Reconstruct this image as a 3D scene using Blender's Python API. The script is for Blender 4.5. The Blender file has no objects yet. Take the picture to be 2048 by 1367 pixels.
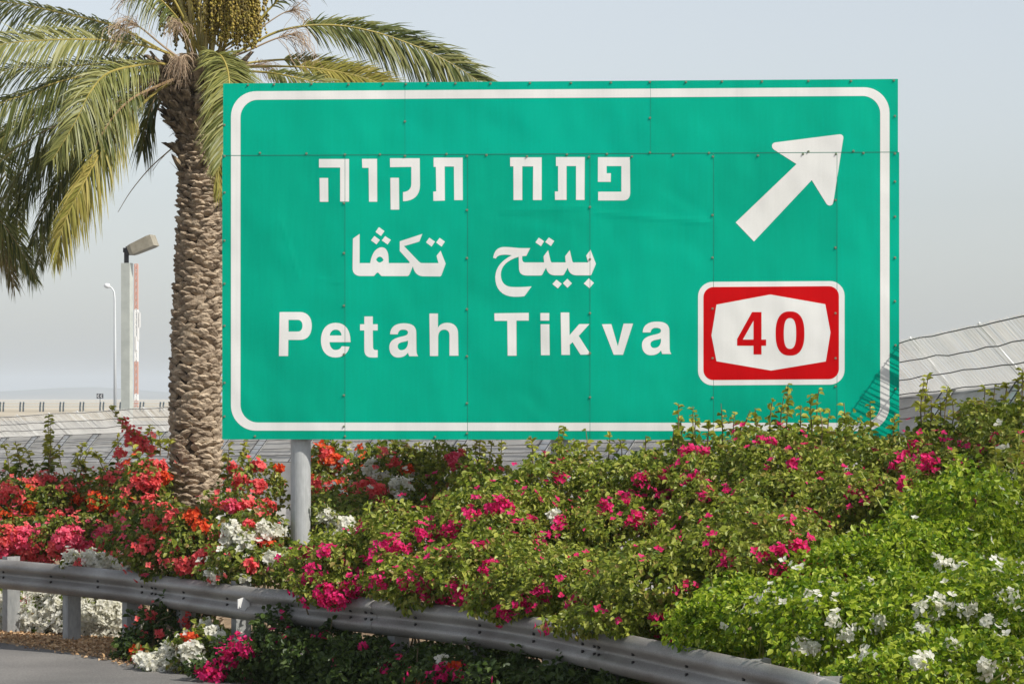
import bpy, bmesh, math, random
import numpy as np
from mathutils import Vector, Matrix
R = math.radians
rng = np.random.default_rng(7)
random.seed(7)
scene = bpy.context.scene
COL = scene.collection

# ------------------------------------------------------------------ camera
F_PX, CX, HZ, HC = 6032.0, 1024.0, 795.0, 2.5      # focal length and horizon of the 2048 px photograph, eye height
cam = bpy.data.cameras.new('camera')
cam.sensor_width = 36.0
cam.lens = F_PX * 36.0 / 2048.0
cam.shift_y = (HZ - 683.5) / 2048.0
cam.clip_start, cam.clip_end = 0.5, 30000
cam_o = bpy.data.objects.new('camera', cam)
cam_o.location = (0, 0, HC)
cam_o.rotation_euler = (R(90), 0, 0)
COL.objects.link(cam_o)
scene.camera = cam_o

# ------------------------------------------------------------------ sky and sun
SUN_EL, SUN_AZ = R(46.5), R(53)       # azimuth: to the right of straight behind the camera
to_sun = Vector((math.cos(SUN_EL) * math.sin(SUN_AZ), -math.cos(SUN_EL) * math.cos(SUN_AZ), math.sin(SUN_EL)))
world = bpy.data.worlds.new('World')
scene.world = world
world.use_nodes = True
wn = world.node_tree
bg = wn.nodes['Background']
sky = wn.nodes.new('ShaderNodeTexSky')
sky.sky_type = 'NISHITA'
sky.sun_disc = False
sky.sun_elevation = SUN_EL
sky.sun_rotation = math.atan2(to_sun.x, to_sun.y)
sky.air_density, sky.dust_density, sky.ozone_density = 1.1, 1.25, 4.0
hs = wn.nodes.new('ShaderNodeHueSaturation')          # dusty, nearly colourless sky
hs.inputs['Saturation'].default_value = 0.36
wn.links.new(sky.outputs[0], hs.inputs['Color'])
wn.links.new(hs.outputs[0], bg.inputs[0])
bg.inputs[1].default_value = 0.145
sun = bpy.data.lights.new('sun', 'SUN')
sun.energy, sun.angle, sun.color = 5.0, R(0.5), (1.0, 0.95, 0.86)
sun_o = bpy.data.objects.new('sun', sun)
sun_o.rotation_euler = (-to_sun).to_track_quat('-Z', 'Y').to_euler()
sun_o.location = (10, -10, 20)
COL.objects.link(sun_o)
vs = scene.view_settings
vs.view_transform, vs.look, vs.exposure, vs.gamma = 'Standard', 'None', 0.0, 1.0
scene.cycles.max_bounces = 8
scene.cycles.volume_bounces = 4
scene.cycles.transparent_max_bounces = 12

# ------------------------------------------------------------------ helpers
def at(px, py, Y):
    return np.array(((px - CX) * Y / F_PX, Y, HC + (HZ - py) * Y / F_PX))

def tag(o, label=None, cat=None, group=None, kind=None):
    if label: o['label'] = label
    if cat: o['category'] = cat
    if group: o['group'] = group
    if kind: o['kind'] = kind
    return o

def empty(name, loc=(0, 0, 0), rz=0.0):
    o = bpy.data.objects.new(name, None)
    o.location = loc
    o.rotation_euler = (0, 0, rz)
    o.empty_display_size = 0.2
    COL.objects.link(o)
    return o

def link(name, me, mats, parent=None):
    o = bpy.data.objects.new(name, me)
    for m in (mats if isinstance(mats, (list, tuple)) else [mats]):
        me.materials.append(m)
    COL.objects.link(o)
    if parent is not None:
        o.parent = parent
    return o

def mesh_np(name, V, faces, mats, parent=None, mi=None, smooth=False):
    """faces: list of int arrays (n,k)"""
    V = np.asarray(V, dtype=np.float32).reshape(-1, 3)
    me = bpy.data.meshes.new(name)
    me.vertices.add(len(V))
    me.vertices.foreach_set('co', V.ravel())
    faces = [np.asarray(f, dtype=np.int32) for f in faces if len(f)]
    tot = np.concatenate([np.full(len(f), f.shape[1], dtype=np.int32) for f in faces])
    idx = np.concatenate([f.ravel() for f in faces])
    start = np.concatenate(([0], np.cumsum(tot)[:-1])).astype(np.int32)
    me.loops.add(len(idx))
    me.loops.foreach_set('vertex_index', idx)
    me.polygons.add(len(tot))
    me.polygons.foreach_set('loop_start', start)
    me.polygons.foreach_set('loop_total', tot)
    if mi is not None:
        me.polygons.foreach_set('material_index', np.asarray(mi, dtype=np.int32))
    me.polygons.foreach_set('use_smooth', np.full(len(tot), bool(smooth)))
    me.update(calc_edges=True)
    me.validate()
    return link(name, me, mats, parent)

class MB:
    """collects vertices and faces of ONE mesh"""
    def __init__(self):
        self.v, self.f, self.m = [], [], []
    def add(self, vs_, fs_, m=0):
        b = len(self.v)
        self.v += [tuple(map(float, p)) for p in vs_]
        self.f += [tuple(b + i for i in f) for f in fs_]
        self.m += [m] * len(fs_)
    def box(self, c, d, rz=0.0, m=0):
        x, y, z = d[0] / 2, d[1] / 2, d[2] / 2
        ca, sa = math.cos(rz), math.sin(rz)
        vs_ = []
        for dz in (-z, z):
            for dx, dy in ((-x, -y), (x, -y), (x, y), (-x, y)):
                vs_.append((c[0] + dx * ca - dy * sa, c[1] + dx * sa + dy * ca, c[2] + dz))
        self.add(vs_, [(3, 2, 1, 0), (4, 5, 6, 7), (0, 1, 5, 4), (1, 2, 6, 5), (2, 3, 7, 6), (3, 0, 4, 7)], m)
    def tube(self, pts, r, n=6, m=0, cap=True):
        pts = [Vector(p) for p in pts]
        rs = r if isinstance(r, (list, tuple, np.ndarray)) else [r] * len(pts)
        b = len(self.v)
        prev = None
        for i, p in enumerate(pts):
            t = (pts[min(i + 1, len(pts) - 1)] - pts[max(i - 1, 0)])
            t = t.normalized() if t.length > 1e-9 else Vector((0, 0, 1))
            if prev is None:
                a = Vector((0, 0, 1)) if abs(t.z) < 0.9 else Vector((1, 0, 0))
                u = t.cross(a).normalized()
            else:
                u = prev - t * prev.dot(t)
                u = u.normalized() if u.length > 1e-6 else t.orthogonal().normalized()
            prev = u
            w = t.cross(u)
            for k in range(n):
                q = p + (u * math.cos(2 * math.pi * k / n) + w * math.sin(2 * math.pi * k / n)) * rs[i]
                self.v.append(tuple(q))
        for i in range(len(pts) - 1):
            for k in range(n):
                k2 = (k + 1) % n
                self.f.append((b + i * n + k, b + i * n + k2, b + (i + 1) * n + k2, b + (i + 1) * n + k))
                self.m.append(m)
        if cap:
            self.f.append(tuple(b + k for k in reversed(range(n)))); self.m.append(m)
            e = b + (len(pts) - 1) * n
            self.f.append(tuple(e + k for k in range(n))); self.m.append(m)
    def build(self, name, mats, parent=None, smooth=False):
        me = bpy.data.meshes.new(name)
        me.from_pydata(self.v, [], self.f)
        me.polygons.foreach_set('material_index', self.m)
        if smooth:
            me.polygons.foreach_set('use_smooth', [True] * len(self.f))
        me.update()
        return link(name, me, mats, parent)

def catmull(P, n=12):
    P = [np.asarray(p, float) for p in P]
    P = [2 * P[0] - P[1]] + P + [2 * P[-1] - P[-2]]
    out = []
    for i in range(1, len(P) - 2):
        for k in range(n):
            t = k / n
            a, b, c, d = P[i - 1], P[i], P[i + 1], P[i + 2]
            out.append(0.5 * (2 * b + (c - a) * t + (2 * a - 5 * b + 4 * c - d) * t * t + (3 * b - 3 * c + d - a) * t ** 3))
    out.append(P[-2])
    return np.array(out)

class Path:
    """plan curve with arc length"""
    def __init__(self, pts):
        self.P = catmull(pts, 24)
        self.S = np.concatenate(([0], np.cumsum(np.linalg.norm(np.diff(self.P, axis=0), axis=1))))
        self.L = self.S[-1]
    def pos(self, s):
        return np.array([np.interp(s, self.S, self.P[:, k]) for k in range(self.P.shape[1])]).T
    def tan(self, s):
        d = self.pos(np.asarray(s) + 0.05) - self.pos(np.asarray(s) - 0.05)
        d = d[..., :2]
        return d / np.linalg.norm(d, axis=-1, keepdims=True)
    def at_px(self, px, off=0.0):
        s = np.linspace(0, self.L, 4000)
        p = self.pos(s); t = self.tan(s)
        x = p[:, 0] + off * t[:, 1]; y = p[:, 1] - off * t[:, 0]
        q = CX + x * F_PX / y
        return float(s[np.argmin(abs(q - px))])

# ------------------------------------------------------------------ materials
def mat(name, col, rough=0.6, metal=0.0, spec=0.5):
    m = bpy.data.materials.new(name)
    m.use_nodes = True
    p = m.node_tree.nodes['Principled BSDF']
    p.inputs['Base Color'].default_value = (*col, 1)
    p.inputs['Roughness'].default_value = rough
    p.inputs['Metallic'].default_value = metal
    p.inputs['Specular IOR Level'].default_value = spec
    return m

def noise_mat(name, c1, c2, scale=4.0, rough=0.7, metal=0.0, detail=6, bump=0.0, bscale=None, stretch=(1, 1, 1), lo=0.35, hi=0.65, spec=0.4, c3=None, fine=None, dist=0.02):
    m = mat(name, c1, rough, metal, spec)
    nt = m.node_tree; N = nt.nodes; L = nt.links
    p = N['Principled BSDF']
    tc = N.new('ShaderNodeTexCoord')
    mp = N.new('ShaderNodeMapping'); mp.inputs['Scale'].default_value = stretch
    L.new(tc.outputs['Object'], mp.inputs[0])
    nz = N.new('ShaderNodeTexNoise'); nz.inputs['Scale'].default_value = scale; nz.inputs['Detail'].default_value = detail
    L.new(mp.outputs[0], nz.inputs['Vector'])
    cr = N.new('ShaderNodeValToRGB')
    cr.color_ramp.elements[0].position = lo; cr.color_ramp.elements[0].color = (*c1, 1)
    cr.color_ramp.elements[1].position = hi; cr.color_ramp.elements[1].color = (*c2, 1)
    if c3:
        e = cr.color_ramp.elements.new((lo + hi) / 2); e.color = (*c3, 1)
    L.new(nz.outputs[0], cr.inputs[0])
    out = cr.outputs[0]
    if fine:
        n2 = N.new('ShaderNodeTexNoise'); n2.inputs['Scale'].default_value = fine[0]; n2.inputs['Detail'].default_value = 3
        L.new(mp.outputs[0], n2.inputs['Vector'])
        mr = N.new('ShaderNodeMapRange')
        mr.inputs[1].default_value, mr.inputs[2].default_value = 0.3, 0.7
        mr.inputs[3].default_value, mr.inputs[4].default_value = 1 - fine[1], 1 + fine[1]
        L.new(n2.outputs[0], mr.inputs[0])
        mx = N.new('ShaderNodeVectorMath'); mx.operation = 'SCALE'
        L.new(out, mx.inputs[0]); L.new(mr.outputs[0], mx.inputs['Scale'])
        out = mx.outputs[0]
    L.new(out, p.inputs['Base Color'])
    if bump:
        nb = N.new('ShaderNodeTexNoise'); nb.inputs['Scale'].default_value = bscale or scale * 4; nb.inputs['Detail'].default_value = 4
        L.new(mp.outputs[0], nb.inputs['Vector'])
        b = N.new('ShaderNodeBump'); b.inputs['Strength'].default_value = bump; b.inputs['Distance'].default_value = dist
        L.new(nb.outputs[0], b.inputs['Height']); L.new(b.outputs[0], p.inputs['Normal'])
    return m

def island_mat(name, cols, rough=0.5, trans=0.3, spec=0.3, tint=1.15):
    """colour differs from leaf to leaf"""
    m = bpy.data.materials.new(name); m.use_nodes = True
    nt = m.node_tree; N = nt.nodes; L = nt.links
    p = N['Principled BSDF']; out = N['Material Output']
    g = N.new('ShaderNodeNewGeometry')
    cr = N.new('ShaderNodeValToRGB')
    el = cr.color_ramp.elements
    n = len(cols)
    el[0].position = 0; el[0].color = (*cols[0], 1)
    el[1].position = 1; el[1].color = (*cols[-1], 1)
    for i in range(1, n - 1):
        e = el.new(i / (n - 1)); e.color = (*cols[i], 1)
    L.new(g.outputs['Random Per Island'], cr.inputs[0])
    L.new(cr.outputs[0], p.inputs['Base Color'])
    p.inputs['Roughness'].default_value = rough
    p.inputs['Specular IOR Level'].default_value = spec
    if trans:
        t = N.new('ShaderNodeBsdfTranslucent')
        sc = N.new('ShaderNodeVectorMath'); sc.operation = 'SCALE'; sc.inputs['Scale'].default_value = tint
        L.new(cr.outputs[0], sc.inputs[0]); L.new(sc.outputs[0], t.inputs[0])
        mx = N.new('ShaderNodeMixShader'); mx.inputs[0].default_value = trans
        L.new(p.outputs[0], mx.inputs[1]); L.new(t.outputs[0], mx.inputs[2])
        L.new(mx.outputs[0], out.inputs['Surface'])
    return m

def film_mat(name, c1, c2, rough=0.42):
    """weathered sign sheeting: faint fading, dust streaks, slightly buckled"""
    m = mat(name, c1, rough, 0, 0.05)
    nt = m.node_tree; N = nt.nodes; L = nt.links
    p = N['Principled BSDF']
    tc = N.new('ShaderNodeTexCoord')
    def noise(sc, stretch, det=4):
        mp = N.new('ShaderNodeMapping'); mp.inputs['Scale'].default_value = stretch
        L.new(tc.outputs['Object'], mp.inputs[0])
        n = N.new('ShaderNodeTexNoise'); n.inputs['Scale'].default_value = sc; n.inputs['Detail'].default_value = det
        L.new(mp.outputs[0], n.inputs['Vector'])
        return n.outputs[0]
    a = noise(0.9, (1, 1, 0.8), 3); b = noise(14, (3.0, 1, 0.15), 3); c = noise(45, (1, 1, 1), 3)
    s1 = N.new('ShaderNodeMath'); s1.operation = 'MULTIPLY_ADD'; L.new(b, s1.inputs[0]); s1.inputs[1].default_value = 0.35; L.new(a, s1.inputs[2])
    s2 = N.new('ShaderNodeMath'); s2.operation = 'MULTIPLY_ADD'; L.new(c, s2.inputs[0]); s2.inputs[1].default_value = 0.25; L.new(s1.outputs[0], s2.inputs[2])
    cr = N.new('ShaderNodeValToRGB')
    cr.color_ramp.elements[0].position = 0.55; cr.color_ramp.elements[0].color = (*c1, 1)
    cr.color_ramp.elements[1].position = 1.05; cr.color_ramp.elements[1].color = (*c2, 1)
    L.new(s2.outputs[0], cr.inputs[0]); L.new(cr.outputs[0], p.inputs['Base Color'])
    bn = noise(1.6, (1.0, 1, 0.7), 2)
    bp = N.new('ShaderNodeBump'); bp.inputs['Strength'].default_value = 0.5; bp.inputs['Distance'].default_value = 0.10
    L.new(bn, bp.inputs['Height']); L.new(bp.outputs[0], p.inputs['Normal'])
    return m

M = {}
M['sign_green'] = film_mat('sign green sheeting', (0.0, 0.335, 0.215), (0.0, 0.40, 0.265))
M['sign_green_faded'] = film_mat('faded green sheeting', (0.0, 0.345, 0.232), (0.0, 0.41, 0.285))
M['sign_green_new'] = film_mat('newer green sheeting', (0.0, 0.315, 0.20), (0.0, 0.375, 0.245))
M['sign_white'] = film_mat('sign white sheeting', (0.69, 0.685, 0.655), (0.77, 0.765, 0.74))
M['sign_red'] = film_mat('sign red sheeting', (0.46, 0.002, 0.004), (0.55, 0.004, 0.006))
M['sign_back'] = noise_mat('aluminium sheet', (0.35, 0.36, 0.36), (0.5, 0.5, 0.5), 3, 0.45, 0.6)
M['seam'] = mat('dark joint', (0.008, 0.15, 0.10), 0.8)
M['bolt'] = noise_mat('bolt', (0.10, 0.16, 0.10), (0.3, 0.33, 0.22), 60, 0.5, 0.3)
M['galv'] = noise_mat('galvanised steel', (0.27, 0.28, 0.285), (0.40, 0.405, 0.40), 5, 0.5, 0.35, bump=0.15, bscale=40, fine=(35, 0.12), stretch=(1, 1, 0.4))
M['post_grey'] = noise_mat('galvanised sign post', (0.40, 0.41, 0.41), (0.50, 0.51, 0.505), 4, 0.5, 0.25, fine=(40, 0.10), stretch=(1, 1, 0.3))
M['beam'] = noise_mat('weathered guardrail steel', (0.20, 0.185, 0.17), (0.37, 0.36, 0.345), 1.1, 0.5, 0.3, fine=(60, 0.22), stretch=(1, 1, 3.0), detail=10)
M['fence'] = noise_mat('galvanised fence wire', (0.58, 0.575, 0.55), (0.66, 0.655, 0.63), 2, 0.5, 0.2)
M['fence_shade'] = noise_mat('shade-toned galvanised wire', (0.44, 0.44, 0.43), (0.54, 0.54, 0.53), 2, 0.6, 0.1)  # greyer colour stands for the shaded side of the leaning tier
M['fence_dark'] = mat('dull fence wire', (0.075, 0.075, 0.075), 0.6, 0.2)
M['bracket'] = noise_mat('bracket plate', (0.68, 0.70, 0.70), (0.78, 0.79, 0.78), 6, 0.5, 0.2)
M['asphalt'] = noise_mat('asphalt', (0.115, 0.11, 0.105), (0.20, 0.19, 0.178), 0.7, 0.9, bump=0.5, bscale=120, fine=(60, 0.30), detail=12, lo=0.3, hi=0.7, dist=0.006)
M['apron'] = noise_mat('pale asphalt', (0.16, 0.155, 0.15), (0.23, 0.225, 0.215), 0.05, 0.9, stretch=(0.3, 2.2, 1), fine=(0.3, 0.15))
M['soil'] = noise_mat('dry soil', (0.16, 0.105, 0.06), (0.30, 0.215, 0.13), 3, 0.95, bump=0.5, bscale=30, fine=(25, 0.3))
M['far_land'] = noise_mat('dry land', (0.34, 0.29, 0.21), (0.46, 0.40, 0.30), 0.01, 0.95, stretch=(0.4, 1, 1))
M['hill'] = noise_mat('hill', (0.10, 0.11, 0.09), (0.17, 0.16, 0.13), 0.004, 0.95)
M['litter'] = island_mat('dry leaves', [(0.30, 0.17, 0.08), (0.55, 0.36, 0.19), (0.62, 0.45, 0.28), (0.40, 0.23, 0.12)], 0.8, 0.15)
M['scale'] = noise_mat('palm leaf bases', (0.16, 0.115, 0.075), (0.50, 0.40, 0.285), 9, 0.9, bump=0.6, bscale=60, fine=(60, 0.3), c3=(0.36, 0.28, 0.20), lo=0.3, hi=0.7, stretch=(1, 1, 2))
M['core'] = noise_mat('shade-dark trunk core', (0.03, 0.021, 0.013), (0.07, 0.05, 0.032), 25, 0.95)  # near-black colour stands for shade in the gaps between scales
M['boot'] = noise_mat('old frond stubs', (0.05, 0.036, 0.022), (0.36, 0.28, 0.19), 14, 0.9, fine=(50, 0.3), stretch=(1, 1, 0.4))
M['rachis'] = noise_mat('frond midrib', (0.26, 0.22, 0.05), (0.42, 0.33, 0.09), 4, 0.5)
M['rachis_old'] = noise_mat('dry frond midrib', (0.22, 0.14, 0.07), (0.36, 0.25, 0.14), 4, 0.6)
G1 = [(0.05, 0.07, 0.016), (0.10, 0.125, 0.028), (0.17, 0.18, 0.045), (0.25, 0.24, 0.075)]
M['frond'] = island_mat('palm leaflets', G1, 0.45, 0.28, 0.4)
M['frond_pale'] = island_mat('pale palm leaflets', [(0.11, 0.13, 0.035), (0.20, 0.215, 0.06), (0.32, 0.315, 0.11), (0.22, 0.22, 0.05)], 0.45, 0.3, 0.4)
M['frond_yellow'] = island_mat('yellow palm leaflets', [(0.19, 0.195, 0.035), (0.32, 0.29, 0.06), (0.46, 0.38, 0.11), (0.25, 0.25, 0.045)], 0.5, 0.3)  # brighter, yellower leaflet tone
M['frond_dry'] = island_mat('dry palm leaflets', [(0.16, 0.12, 0.045), (0.24, 0.18, 0.06), (0.12, 0.12, 0.035)], 0.6, 0.25)
M['straw'] = island_mat('dry flower strands', [(0.36, 0.26, 0.17), (0.48, 0.37, 0.26), (0.28, 0.18, 0.11)], 0.8, 0.1)
M['strand'] = island_mat('fruit strands', [(0.38, 0.29, 0.10), (0.48, 0.38, 0.17), (0.28, 0.23, 0.07)], 0.7, 0.1)
M['date'] = island_mat('unripe dates', [(0.16, 0.14, 0.025), (0.30, 0.245, 0.045), (0.42, 0.31, 0.07), (0.12, 0.09, 0.025)], 0.35, 0.0)
M['stem'] = island_mat('twigs', [(0.10, 0.07, 0.04), (0.19, 0.14, 0.08), (0.13, 0.12, 0.045)], 0.8, 0.0)
M['leaf_olive'] = island_mat('dusty olive leaves', [(0.055, 0.095, 0.008), (0.14, 0.19, 0.016), (0.26, 0.30, 0.034), (0.14, 0.19, 0.016), (0.40, 0.42, 0.10), (0.26, 0.30, 0.034), (0.055, 0.095, 0.008), (0.14, 0.19, 0.016), (0.42, 0.43, 0.08), (0.24, 0.28, 0.03), (0.15, 0.21, 0.016), (0.30, 0.34, 0.036), (0.30, 0.20, 0.07)], 0.42, 0.3, 0.35)
M['leaf_green'] = island_mat('green leaves', [(0.05, 0.085, 0.010), (0.12, 0.165, 0.018), (0.21, 0.25, 0.032), (0.12, 0.165, 0.018), (0.05, 0.085, 0.010), (0.21, 0.25, 0.032), (0.34, 0.35, 0.07), (0.12, 0.165, 0.018), (0.30, 0.19, 0.07)], 0.42, 0.3, 0.35)
M['leaf_lime'] = island_mat('bright lime leaves', [(0.065, 0.145, 0.006), (0.165, 0.27, 0.010), (0.29, 0.385, 0.018), (0.47, 0.54, 0.07)], 0.42, 0.38, 0.35)
M['stem_green'] = island_mat('green stems', [(0.22, 0.28, 0.06), (0.34, 0.38, 0.12), (0.24, 0.22, 0.07)], 0.6, 0.0)
M['leaf_new'] = island_mat('new growth', [(0.20, 0.23, 0.02), (0.34, 0.36, 0.04), (0.46, 0.44, 0.07), (0.24, 0.25, 0.04)], 0.4, 0.35, 0.4)
M['leaf_shade'] = island_mat('shade-darkened leaves', [(0.025, 0.05, 0.010), (0.05, 0.085, 0.016), (0.08, 0.12, 0.022)], 0.45, 0.25, 0.35)  # shade under the rail put into the leaf colour
M['magenta'] = island_mat('magenta bracts', [(0.46, 0.008, 0.085), (0.66, 0.016, 0.15), (0.74, 0.035, 0.21), (0.58, 0.012, 0.06)], 0.6, 0.35, 0.2)
M['coral'] = island_mat('coral bracts', [(0.66, 0.06, 0.06), (0.80, 0.12, 0.115), (0.86, 0.19, 0.18), (0.76, 0.085, 0.12)], 0.6, 0.35, 0.2)
M['orange'] = island_mat('orange bracts', [(0.58, 0.05, 0.014), (0.74, 0.095, 0.022), (0.78, 0.14, 0.05)], 0.6, 0.35, 0.2)
M['pink'] = island_mat('pink bracts', [(0.70, 0.055, 0.13), (0.80, 0.11, 0.20), (0.84, 0.20, 0.28)], 0.6, 0.35, 0.2)
M['white'] = island_mat('white bracts', [(0.66, 0.64, 0.53), (0.80, 0.79, 0.70), (0.86, 0.85, 0.80)], 0.6, 0.48, 0.2, 1.1)
M['lamp_post'] = noise_mat('painted lamp post', (0.42, 0.44, 0.40), (0.50, 0.52, 0.47), 3, 0.6)
M['lamp_head'] = noise_mat('lamp housing', (0.27, 0.24, 0.18), (0.33, 0.30, 0.23), 8, 0.5)
M['dark_metal'] = mat('dark metal', (0.03, 0.028, 0.028), 0.5, 0.3)
M['pole'] = mat('pale steel pole', (0.62, 0.64, 0.64), 0.5, 0.2)
M['mast_red'] = mat('haze-pale mast red', (0.52, 0.28, 0.21), 0.6)  # red paled, distance haze put into the colour
M['mast_white'] = mat('mast white', (0.75, 0.75, 0.74), 0.6)
M['rail_dark'] = mat('dark railing', (0.05, 0.07, 0.08), 0.6, 0.2)
M['rail_pale'] = mat('pale railing', (0.55, 0.60, 0.62), 0.5, 0.1)
M['black'] = mat('black panel', (0.015, 0.015, 0.02), 0.5)
M['chev'] = mat('chevron white', (0.7, 0.72, 0.75), 0.5)
M['reflector'] = mat('reflector', (0.72, 0.72, 0.70), 0.35)

# ------------------------------------------------------------------ ground
def sheet(name, pts, z, m, kind='structure', parent=None):
    me = bpy.data.meshes.new(name)
    me.from_pydata([(x, y, z) for x, y in pts], [], [tuple(range(len(pts)))])
    o = link(name, me, m, parent)
    o['kind'] = kind
    return o

rail = Path([(2.75, 10), (2.45, 14.5), (1.96, 18), (1.56, 19.6), (0.25, 23.3), (-0.55, 24.8), (-1.85, 26.6), (-2.36, 27.2), (-3.82, 29.7), (-5.39, 31.8), (-7.4, 34.2), (-10.5, 37.2), (-15, 41)])
sheet('ground', [(-9000, -300), (9000, -300), (9000, 12000), (-9000, 12000)], -0.012, M['far_land'])
def edge(path, off, smax=None, n=60):
    s = np.linspace(0, smax or path.L, n)
    p = path.pos(s); t = path.tan(s)
    return [(float(a[0] + off * b[1]), float(a[1] - off * b[0])) for a, b in zip(p, t)]
# the tangent runs away from the camera to the left; +off is to the right of it
lefts = edge(rail, -0.50)
road_pts = [(2.35, -40)] + lefts + [(-60, 75), (-120, 75), (-120, -40)]
sheet('road', road_pts, 0.004, M['asphalt'])
fence = Path([(4.95, 10), (4.66, 16), (4.40, 20), (4.02, 24), (3.53, 28.2), (2.3, 34), (0.1, 39), (-3.2, 44.5), (-6.6, 50), (-10.2, 56), (-14.5, 63.5), (-19, 72)])
bed = edge(rail, -0.50) + list(reversed(edge(fence, 0.9)))
sheet('planting_bed', bed, -0.004, M['soil'])
sheet('paved_apron', edge(fence, 0.9) + [(-60, 140), (-140, 330), (220, 330), (160, 10)], -0.008, M['apron'])

# hills on the horizon
hb = MB()
xs = np.linspace(-3200, 3200, 120)
prof = 14 + 9 * np.sin(xs / 410) + 7 * np.sin(xs / 173 + 1) + 4 * np.sin(xs / 61 + 2) + 14 * np.exp(-((xs + 640) / 260) ** 2)
V = []
for i, x in enumerate(xs):
    h = max(prof[i], 3)
    V += [(x, 5000, -1), (x, 5350, h * 0.8), (x, 5600, h), (x, 6300, -1)]
Fq = []
for i in range(len(xs) - 1):
    for k in range(3):
        Fq.append((i * 4 + k, (i + 1) * 4 + k, (i + 1) * 4 + k + 1, i * 4 + k + 1))
hb.add(V, Fq)
tag(hb.build('hills', M['hill'], smooth=True), kind='structure')

# ------------------------------------------------------------------ road sign
SL = at(446, 0, 28.2)[:2]; SR = at(1796, 0, 27.8)[:2]
sdir = (SR - SL) / np.linalg.norm(SR - SL)
s_ang = math.atan2(sdir[1], sdir[0])
smid = (SL + SR) / 2
s_n = np.array((sdir[1], -sdir[0]))      # towards the camera
def sp(px, py):
    """photo point -> (u, v) on the face of the sign"""
    d = np.array(((px - CX) / F_PX, 1.0))
    t = np.dot(smid, s_n) / np.dot(d, s_n)
    hit = d * t
    return float(np.dot(hit - smid, sdir)), HC + (HZ - py) / F_PX * t
sign = empty('road_sign', (smid[0], smid[1], 0), s_ang)
tag(sign, 'large green motorway sign in three scripts with white arrow and red route shield', 'road sign')

def bez(a, b, c, d, n=8):
    out = []
    for k in range(1, n + 1):
        t = k / n
        out.append(tuple((1 - t) ** 3 * a[i] + 3 * t * (1 - t) ** 2 * b[i] + 3 * t * t * (1 - t) * c[i] + t ** 3 * d[i] for i in (0, 1)))
    return out
def outline(items):
    """points, or ('c', ctrl1, ctrl2, end)"""
    pts = []
    for it in items:
        if it[0] == 'c':
            pts += bez(pts[-1], it[1], it[2], it[3])
        else:
            pts.append(it)
    return pts
def crop(o, scale):
    return lambda p: sp(o[0] + p[0] / scale, o[1] + p[1] / scale)
def fill(name, shapes, w, m, parent, thick=0.0005):
    """shapes: list of [outer, hole, ...] in (u, v); flat sheeting lying w in front of the face"""
    bm = bmesh.new()
    for loops in shapes:
        edges = []
        for lp in loops:
            q = []
            for p in lp:
                if not q or math.dist(q[-1], p) > 1e-4:
                    q.append(p)
            if math.dist(q[0], q[-1]) < 1e-4:
                q.pop()
            vv = [bm.verts.new((u, -w, v)) for u, v in q]
            for i in range(len(vv)):
                edges.append(bm.edges.new((vv[i], vv[(i + 1) % len(vv)])))
        bmesh.ops.triangle_fill(bm, use_beauty=True, use_dissolve=False, edges=edges, normal=(0, -1, 0))
    for f in bm.faces:
        if f.normal.y > 0:
            f.normal_flip()
    r = bmesh.ops.extrude_face_region(bm, geom=list(bm.faces))
    bmesh.ops.translate(bm, verts=[e for e in r['geom'] if isinstance(e, bmesh.types.BMVert)], vec=(0, -thick, 0))
    me = bpy.data.meshes.new(name)
    bm.to_mesh(me); bm.free()
    return link(name, me, m, parent)
def rrect(x0, y0, x1, y1, r, n=8):
    pts = []
    for cx, cy, a in ((x1 - r, y1 - r, 0), (x0 + r, y1 - r, 90), (x0 + r, y0 + r, 180), (x1 - r, y0 + r, 270)):
        for k in range(n + 1):
            t = R(a + 90 * k / n)
            pts.append((cx + r * math.cos(t), cy + r * math.sin(t)))
    return pts

U0, V1 = sp(446, 167); U1, _ = sp(1796, 159)
_, V0 = sp(446, 878)
vseam = sp(690, 310)[1]
top_seams = [sp(810, 230)[0], sp(1301, 230)[0]]
low_seams = [sp(x, 600)[0] for x in (690, 935, 1180, 1427, 1674)]
creases = [  # (u0, v0, u1, v1, height, width)
    (*sp(1005, 424), *sp(1175, 413), 0.0025, 0.035), (*sp(1190, 425), *sp(1425, 445), 0.003, 0.03),
    (*sp(1330, 380), *sp(1420, 430), -0.0025, 0.06), (*sp(560, 440), *sp(600, 560), 0.002, 0.02),
    (*sp(640, 560), *sp(690, 565), 0.002, 0.02), (*sp(950, 420), *sp(1150, 455), -0.002, 0.06),
    (*sp(1040, 800), *sp(1080, 840), 0.002, 0.05)]
def bulge(u, v):
    w = 0.0007 * np.sin(u * 2.1 + 0.7 * np.sin(v * 2.0)) * np.cos(v * 2.6 + u * 0.6)
    for a, b, c, d, h, k in creases:
        L2 = (c - a) ** 2 + (d - b) ** 2
        t = np.clip(((u - a) * (c - a) + (v - b) * (d - b)) / L2, 0, 1)
        dd = (u - a - t * (c - a)) ** 2 + (v - b - t * (d - b)) ** 2
        w = w + h * np.exp(-dd / k ** 2)
    return w
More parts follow.
